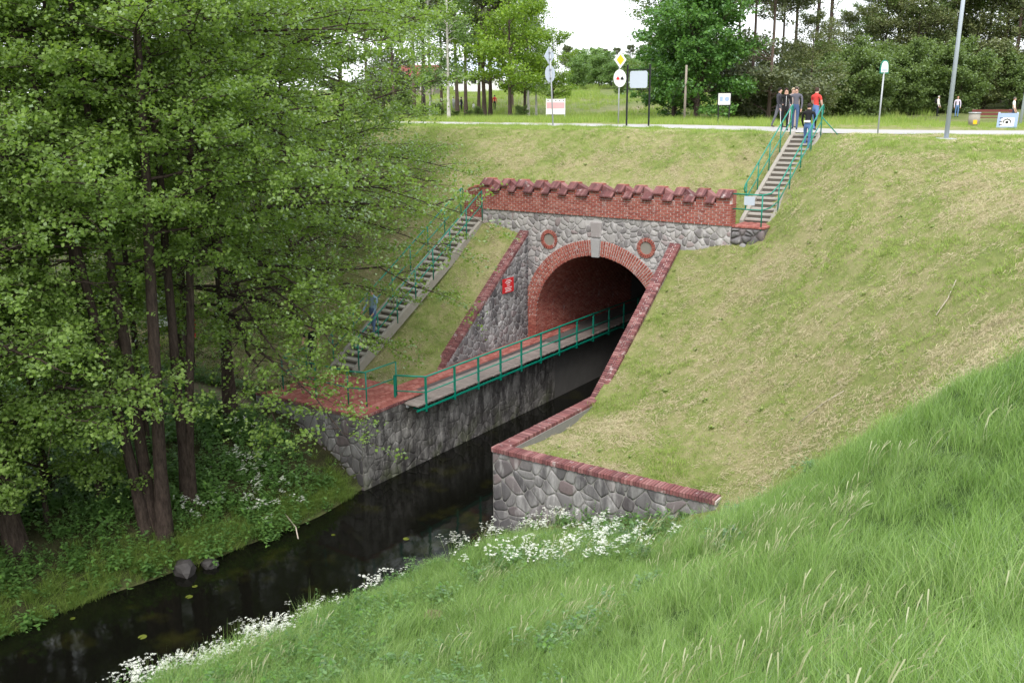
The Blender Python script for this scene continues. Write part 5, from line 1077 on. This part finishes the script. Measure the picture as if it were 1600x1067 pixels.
for k in range(2): MB().box2((-.95, .15, .55+k*.17), (.95, .18, .67+k*.17)).build('back_slat', M['darkred'], e)
x, y, z = on_ground(1521, 49); e = empty('litter_bin', (x, y, z), 'squat concrete litter bin with an orange mark beside the bench', 'litter bin')
MB().tube([(0, 0, 0), (0, 0, .62)], .27, 12).build('body', M['concrete'], e, True); MB().tube([(0, 0, .621), (0, 0, .68)], .3, 12).build('rim', M['steel'], e, True); MB().box((.1, -.262, .2), (.18, .03, .2)).build('mark', M['yellow'], e)
# ------------------------------------------------------------------ small things on the banks
M['wetrock'] = flat('dark_rock', (.05, .045, .045), .6, .5, scale=7, bump=.8)
def rock(label, x, y, z, s, seed, group='rocks at the waterline'):
    rr = np.random.RandomState(seed); me = bpy.data.meshes.new('rock'); import bmesh
    bm = bmesh.new(); bmesh.ops.create_icosphere(bm, subdivisions=2, radius=1)
    for v in bm.verts:
        n_ = mnoise.noise(v.co*1.3+Vector((seed, 0, 0))); v.co *= 1+.45*n_; v.co = Vector((v.co.x*s[0], v.co.y*s[1], v.co.z*s[2]))
    bm.to_mesh(me); bm.free(); me.materials.append(M['stone_dark']); o = link('rock', me, None, (x, y, z)); me.materials[0] = M['wetrock'] if label.find('rock') > 0 else me.materials[0]; return tag(o, label, 'rock', group)
rock('larger angular grey rock at the left waterline', -1.95, -17.2, .12, (.3, .24, .24), 3); rock('smaller dark rock just behind the larger one at the waterline', -1.75, -16.6, .06, (.22, .2, .14), 5)
def mound(label, x, y, r, seed):
    o = rock(label, x, y, gz(x, y)+.02, (r, r*.9, r*.35), seed, 'small earth mounds in the grass'); o.name = 'earth_mound'; o['category'] = 'earth mound'; o.data.materials[0] = M['dirt']
mound('bare reddish earth mound among the long grass below the brick edge', 9.2, -13.1, .22, 9); mound('bare reddish earth mound lower in the long grass near the stream', 6.3, -17.6, .24, 12)
def stick(label, P, r=.02): tag(MB().tube(P, r, 5).build('dead_branch', M['straw_wood'], None, True), label, 'branch', 'dead branches lying about')
M['straw_wood'] = flat('bleached_wood', (.5, .43, .36), .9, .3)
g3 = lambda x, y, h=.03: (x, y, gz(x, y)+h)
stick('long pale dead branch lying up the mown slope', [g3(13.0, -7.4), g3(13.15, -7.0, .06), g3(13.2, -6.5, .04)], .014); stick('crooked thin branch lying across the middle of the mown slope', [g3(10.4, -8.6), g3(10.9, -8.3, .07), g3(11.3, -8.2, .04)], .01)
stick('broken twigs sticking out of the bank into the stream', [(-1.9, -13.9, .35), (-1.4, -14.0, .12), (-1.0, -14.3, -.02)], .018)
for (x, y, lb) in [(-1.2, -17.5, 'round floating leaf nearest the big grey rock'), (-.9, -17.9, 'floating leaf a little downstream of the rocks'), (-.3, -19.6, 'single bright floating leaf in the sky reflection'), (-2.3, -20.0, 'floating leaf under the sedge at the left bank'), (1.4, -12.7, 'floating leaf upstream, just off the corner of the fieldstone wall'), (-.4, -13.6, 'lone floating leaf near the broken twigs')]:
    m_ = MB(); r_ = R.uniform(.06, .11); P = [(0, 0, .006)]+[(r_*R.uniform(.9, 1.05)*math.cos(a), r_*math.sin(a), .006) for a in np.linspace(.25, 6.03, 12)]
    m_.add(P, [(0, k, k+1) for k in range(1, 12)]); o = m_.build('lily_pad', M['lily'], None, loc=(x, y, .0)); o.rotation_euler[2] = R.uniform(0, 6)
    tag(o, lb, 'water lily leaf', 'floating leaves on the stream')
# ------------------------------------------------------------------ people
cloth = {}
def cl(col):
    k = tuple(col)
    if k not in cloth: cloth[k] = flat('cloth_%d' % len(cloth), k, .85, .15, scale=25, bump=.3)
    return cloth[k]
def person(label, loc, rz, top, legs, shoes=(.03, .03, .03), hair=(.03, .02, .015), H=1.75, stride=.0, arms=(.1, .1), elbow=(.25, .25), longsleeve=True, long_hair=False, hair_on=True, lean_=0, extra=None, female=False, step=0, group='people on and around the road'):
    s = H/1.84; shw = .18 if female else .205
    V, E_, Rr, L_ = [], [], [], []
    def v(p, r, l): V.append(Vector(p)*s); Rr.append(r*s); L_.append(l); return len(V)-1
    def c(a, b): E_.append((a, b)); return b
    pel = v((0, 0, .96), .125, 'leg'); wa = c(pel, v((0, -.01, 1.10), .115 if not female else .10, 'top')); ch = c(wa, v((0, -.0-lean_*.3, 1.30), .14 if not female else .125, 'top')); sh = c(ch, v((0, .01-lean_*.45, 1.43), .095, 'top'))
    nk = c(sh, v((0, .0-lean_*.5, 1.51), .055, 'skin')); hd = c(nk, v((0, -.02-lean_*.6, 1.60), .082, 'skin')); h2 = c(hd, v((0, -.01-lean_*.65, 1.68), .085, 'skin')); nose = c(hd, v((0, -.12-lean_*.6, 1.605), .016, 'skin'))
    for i, sg in enumerate((-1, 1)):
        a = arms[i]; el_ = elbow[i]; s0 = c(sh, v((sg*shw, .01-lean_*.45, 1.41), .062, 'top')); ux = sg*(shw+.05)
        ex, ey, ez = ux, .0-math.sin(a)*.29-lean_*.4, 1.40-math.cos(a)*.29; e1 = c(s0, v((ex, ey, ez), .045, 'top' if longsleeve else 'skin'))
        b = a+el_; inw = -sg*.06*el_; wx, wy, wz = ex+inw, ey-math.sin(b)*.25, ez-math.cos(b)*.25; w1 = c(e1, v((wx, wy, wz), .030, 'top' if longsleeve else 'skin'))
        dx, dy, dz = 0, -math.sin(b+.15), -math.cos(b+.15); pm_ = c(w1, v((wx, wy+dy*.06, wz+dz*.06), .030, 'skin'))
        for k in range(4):
            off_ = (k-1.5)*.019; ln = (.075, .085, .08, .062)[k]; k1 = c(pm_, v((wx+off_*.4, wy+dy*.10+off_*abs(dz), wz+dz*.10+off_*.3), .0095, 'skin')); c(k1, v((wx+off_*.4-sg*.012, wy+dy*(.10+ln*.85)+off_*abs(dz), wz+dz*(.10+ln*.85)), .008, 'skin'))
        tb = c(pm_, v((wx-sg*.012, wy+dy*.07-.032, wz+dz*.07), .0105, 'skin')); c(tb, v((wx-sg*.02, wy+dy*.12-.038, wz+dz*.12), .009, 'skin'))
    for i, sg in enumerate((-1, 1)):
        st_ = stride*sg; hp = c(pel, v((sg*.095, 0, .91), .098, 'leg')); lift = step if sg > 0 else 0
        kx, ky, kz = sg*.10, -math.sin(st_)*.42-(lift*.8), .91-math.cos(st_)*.42+lift*.5; kn = c(hp, v((kx, ky, kz), .062, 'leg'))
        bx = st_-abs(stride)*.5*(1 if st_ < 0 else .3); ay = ky-math.sin(bx)*.40+lift*.15; az_ = max(kz-math.cos(bx)*.41, .075+lift); an = c(kn, v((kx, ay, az_), .042, 'leg'))
        he = c(an, v((kx, ay+.01, max(az_-.045, .04+lift)), .04, 'shoe')); c(he, v((kx+sg*.02, ay-.15, max(az_-.06, .03+lift)), .032, 'shoe'))
    me = bpy.data.meshes.new('p'); me.from_pydata([tuple(a) for a in V], E_, []); o = bpy.data.objects.new('p', me); COL.objects.link(o)
    sk = o.modifiers.new('s', 'SKIN'); sk.use_smooth_shade = True
    for i, sv in enumerate(me.skin_vertices[0].data): sv.radius = (Rr[i], Rr[i]*(.78 if L_[i] in ('top', 'leg') and Rr[i] > .09*s else 1)); sv.use_root = (i == 0)
    ss = o.modifiers.new('b', 'SUBSURF'); ss.levels = 1; ss.render_levels = 1
    dg = bpy.context.evaluated_depsgraph_get(); bm_ = bpy.data.meshes.new_from_object(o.evaluated_get(dg)); bpy.data.objects.remove(o); bm_.name = 'body'
    for m_ in (M['skin'], cl(top), cl(legs), cl(shoes)): bm_.materials.append(m_)
    ki = {'skin': 0, 'top': 1, 'leg': 2, 'shoe': 3}; segs = [(V[a], V[b], L_[a] if L_[a] == L_[b] else None, L_[a], L_[b]) for a, b in E_]
    A = np.array([list(q[0]) for q in segs]); Bq = np.array([list(q[1]) for q in segs])
    cen = np.array([list(p.center) for p in bm_.polygons]); AB = Bq-A; tt = np.clip(((cen[:, None]-A)*AB).sum(-1)/(AB**2).sum(-1), 0, 1); dd = np.linalg.norm(cen[:, None]-(A+tt[..., None]*AB), axis=-1)
    rad = np.array([[Rr[a], Rr[b]] for a, b in E_]); dn = dd/(rad[:, 0]*(1-tt)+rad[:, 1]*tt); k = dn.argmin(1)
    mi = [ki[segs[kk][3] if tt[i, kk] < .5 else segs[kk][4]] for i, kk in enumerate(k)]; bm_.polygons.foreach_set('material_index', mi)
    t_ = empty('person', loc, label, 'person', group, rz); b_ = link('body', bm_, t_)
    hy_ = -.01-lean_*.62
    if hair_on:
        m_ = MB(); n1_, n2_ = 12, 7; Vh = []
        for j in range(n2_):
            ph = (j/(n2_-1))*math.radians(118 if not long_hair else 128); 
            for i in range(n1_):
                th = 2*math.pi*i/n1_; front = max(0, -math.sin(th)); lim = ph*(1-.52*front)
                rr_ = .098*s; Vh.append((rr_*.93*math.sin(lim)*math.cos(th), hy_*s+rr_*1.08*math.sin(lim)*math.sin(th), (1.655+.0)*s+rr_*1.12*math.cos(lim)-(.13*s*(1-front)*(j/(n2_-1))**2 if long_hair else 0)))
        m_.add(Vh, [(j*n1_+i, j*n1_+(i+1) % n1_, (j+1)*n1_+(i+1) % n1_, (j+1)*n1_+i) for j in range(n2_-1) for i in range(n1_)]); m_.build('hair', cl(hair), t_, True)
    for sg in (-1, 1): m_ = MB(); m_.box((sg*.032*s, (hy_-.085)*s, 1.632*s), (.022*s, .012*s, .012*s)); m_.build('eye', M['black'], t_)
    if extra: extra(t_, s)
    return t_
def on_road_at(px, D): x, y, z = on_ground(px, D); return (x, y, z+.03)
def heading(px, D, off): x, y, _ = on_ground(px, D); return face_rz(x, y, off)
def stripe(t_, s):
    for sg in (-1, 1): MB().tube([(sg*.205*s, 0, .9*s), (sg*.175*s, 0, .5*s), (sg*.155*s, 0, .12*s)], .012*s, 4).build('white_stripe', M['white'], t_)
    MB().tube([(0, -.125*s, 1.0*s), (0, -.14*s, 1.25*s), (0, -.1*s, 1.42*s)], .008*s, 4).build('zip', M['white'], t_)
def shades(t_, s): MB().box((0, -.085*s, 1.72*s), (.13*s, .03*s, .03*s)).build('sunglasses', M['black'], t_)
person('dark-haired person in grey trousers and brown boots behind the woman in black', on_road_at(1215, 42), heading(1215, 42, 1.2), (.04, .04, .05), (.13, .13, .15), (.08, .05, .035), (.015, .012, .01), 1.78, stride=.25)
person('person in a black zipped tracksuit with a white side stripe, dark hair', on_road_at(1225, 38.6), heading(1225, 38.6, .1), (.012, .012, .014), (.012, .012, .014), (.02, .02, .02), (.03, .015, .015), 1.74, stride=.08, arms=(.15, .15), elbow=(1.25, 1.2), long_hair=True, female=True, extra=stripe)
person('person in a grey zipped jacket and blue jeans with sunglasses pushed up', on_road_at(1241, 39.6), heading(1241, 39.6, -.1), (.11, .11, .135), (.06, .10, .2), (.02, .02, .02), (.25, .2, .16), 1.78, stride=.2, arms=(.05, .1), elbow=(.3, .2), extra=shades)
person('fair-haired person mostly hidden behind the grey jacket', on_road_at(1236, 41.4), heading(1243, 41.2, .2), (.35, .28, .25), (.3, .25, .22), (.05, .04, .04), (.45, .36, .25), 1.76, stride=.3)
ys5 = 5.1; person('person in a black hooded top and blue jeans climbing the last steps', (5.86, ys5, 7.2+(ys5-1.1)/4.85*2.82-.05), math.pi+.1, (.012, .012, .014), (.09, .17, .36), (.02, .02, .02), (.03, .02, .02), 1.74, stride=.12, arms=(.2, .3), elbow=(.5, .4), lean_=.15, step=.13,
    extra=lambda t_, s: MB().box((0, .11, 1.03), (.22, .06, .07)).build('white_hem', M['white'], t_))
person('person in a red T-shirt and blue jeans at the head of the stairs', on_road_at(1272, 38.6), heading(1272, 38.6, 2.5), (.62, .06, .05), (.10, .18, .36), (.03, .03, .035), (.05, .025, .02), 1.74, stride=.18, arms=(.15, .35), elbow=(.4, .9), longsleeve=False)
G5 = 'people beyond the road'
for px, D, lb, kw in [
 (1464, 80, 'person with a dark backpack, white top and black trousers left of the lamp post', dict(top=(.7, .66, .62), legs=(.012, .012, .015), hair=(.6, .55, .5), H=1.72, rz=1.3, extra=lambda t_, s: MB().box((0, .2, 1.25), (.28, .16, .42)).build('backpack', M['black'], t_, bevel=.04))),
 (1494, 78, 'person in a pale lilac top and blue jeans right of the lamp post', dict(top=(.62, .55, .66), legs=(.12, .22, .42), hair=(.5, .25, .15), H=1.7, rz=.1)),
 (1581, 62, 'person in a white T-shirt behind the blue-edged board', dict(top=(.8, .8, .78), legs=(.05, .06, .1), hair=(.12, .1, .09), H=1.75, rz=1.4, longsleeve=False)),
 (1127, 74, 'pink-clad child behind the dark-framed information board', dict(top=(.7, .45, .45), legs=(.6, .45, .45), hair=(.4, .25, .15), H=1.45, rz=1.1)),
 (1137, 73, 'person in a white top seen through the posts of the dark-framed board', dict(top=(.75, .72, .68), legs=(.08, .08, .1), hair=(.3, .2, .12), H=1.6, rz=1.8)),
 (1158, 74, 'child in a pale pink dress right of the dark-framed board', dict(top=(.75, .58, .58), legs=(.7, .5, .5), hair=(.35, .2, .12), H=1.25, rz=1.5)),
 (773, 110, 'person in a red and white shirt and black trousers walking on the far path', dict(top=(.55, .03, .05), legs=(.015, .015, .02), hair=(.05, .04, .03), H=1.75, rz=3.0, stride=.2)),
 (709, 112, 'person in pale clothes left of the dark pair under the birches', dict(top=(.6, .6, .62), legs=(.3, .3, .35), hair=(.1, .08, .06), H=1.7, rz=1.0)),
 (715, 110, 'left one of the pair in dark clothes under the birches', dict(top=(.05, .05, .06), legs=(.03, .03, .05), hair=(.03, .02, .02), H=1.78, rz=.5)),
 (721, 109, 'right one of the pair in dark clothes, with a pale bag, under the birches', dict(top=(.03, .03, .04), legs=(.03, .03, .04), hair=(.03, .02, .02), H=1.75, rz=2.0, extra=lambda t_, s: MB().box((.2, -.05, .95), (.12, .3, .3)).build('bag', M['white'], t_))),
 (740, 108, 'crouching person in white beside the spring-green trees', dict(top=(.75, .75, .75), legs=(.4, .4, .42), hair=(.2, .15, .1), H=1.15, rz=.5))]:
    rz = kw.pop('rz'); tp, lg = kw.pop('top'), kw.pop('legs'); person(lb, on_ground(px, D), heading(px, D, rz), tp, lg, group=G5, **kw)
person('person in a pale blue shirt coming down the left stairs behind the leaves', (-5.65, -5.95, 2.36+1.55/7.65*4.46+.02), -.0, (.25, .36, .5), (.10, .16, .3), (.7, .7, .7), (.1, .07, .05), 1.74, stride=.15, arms=(.3, .2), elbow=(.5, .4), group='people on the left stairs')
person('person in black at the foot of the left stairs, half hidden by leaves', (-6.55, -8.1, 2.28), .5, (.015, .015, .018), (.07, .07, .085), (.03, .03, .03), (.03, .02, .02), 1.8, stride=.1, arms=(.5, .1), elbow=(.9, .2), longsleeve=False, group='people on the left stairs')
# seed heads and dry stems standing among the long grass
def seedstems(rs, n=7, h=.62):
    b = rs.normal(0, .12, (n, 2)); hh = h*rs.uniform(.7, 1.15, n); a = rs.normal(.3, .5, n); k = 6; t_ = np.linspace(0, 1, k); ln = rs.uniform(.15, .5, n); V_ = []
    for i_, tt in enumerate(t_):
        w_ = np.full(n, .0016) if tt < .75 else np.full(n, .0075*(1-abs(tt-.9)*4)+.002)
        cx, cy, cz = b[:, 0]+np.cos(a)*ln*hh*tt**2.2, b[:, 1]+np.sin(a)*ln*hh*tt**2.2, hh*(tt-.15*tt**3)
        V_.append(np.stack([np.stack([cx-w_, cy-w_*.3, cz], -1), np.stack([cx+w_, cy+w_*.3, cz], -1)], 1))
    V_ = np.stack(V_, 1); i = np.arange(n*k*2).reshape(n, k, 2); return V_.reshape(-1, 3), np.stack([i[:, :-1, 0], i[:, :-1, 1], i[:, 1:, 1], i[:, 1:, 0]], -1).reshape(-1, 4)
M['seed'] = leafmat('seed_heads', (.3, .33, .18), (.42, .44, .28), (.55, .54, .4), .3)
C9 = cluster_coll('seed_heads', [mesh_np('seed_heads', *seedstems(rs), M['seed']) for _ in range(4)])
P, q = scatter_pts(0, 22, -31, -8, 5, lambda x, y: kt(x, y)*np.clip(.3+.9*fbm(x, y, .7, 41), 0, 1), 42); n = len(P)
scatter('seed_heads', 'pale seed heads standing above the long grass', C9, 4, P, np.stack([q.normal(0, .12, n), q.normal(0, .12, n), q.normal(.2, .6, n)], -1), q.uniform(.6, 1.05, n))
P, q = scatter_pts(1.5, 12, -24, -10.9, 9, lambda x, y: kt(x, y)*np.clip(-.15+1.2*fbm(x, y, 1.3, 43), 0, 1), 44); n = len(P)
scatter('dock_leaves', 'leafy weeds in patches among the long grass', C5, 5, P, np.stack([q.normal(0, .1, n), q.normal(0, .1, n), q.uniform(0, 6, n)], -1), q.uniform(.55, .85, n))
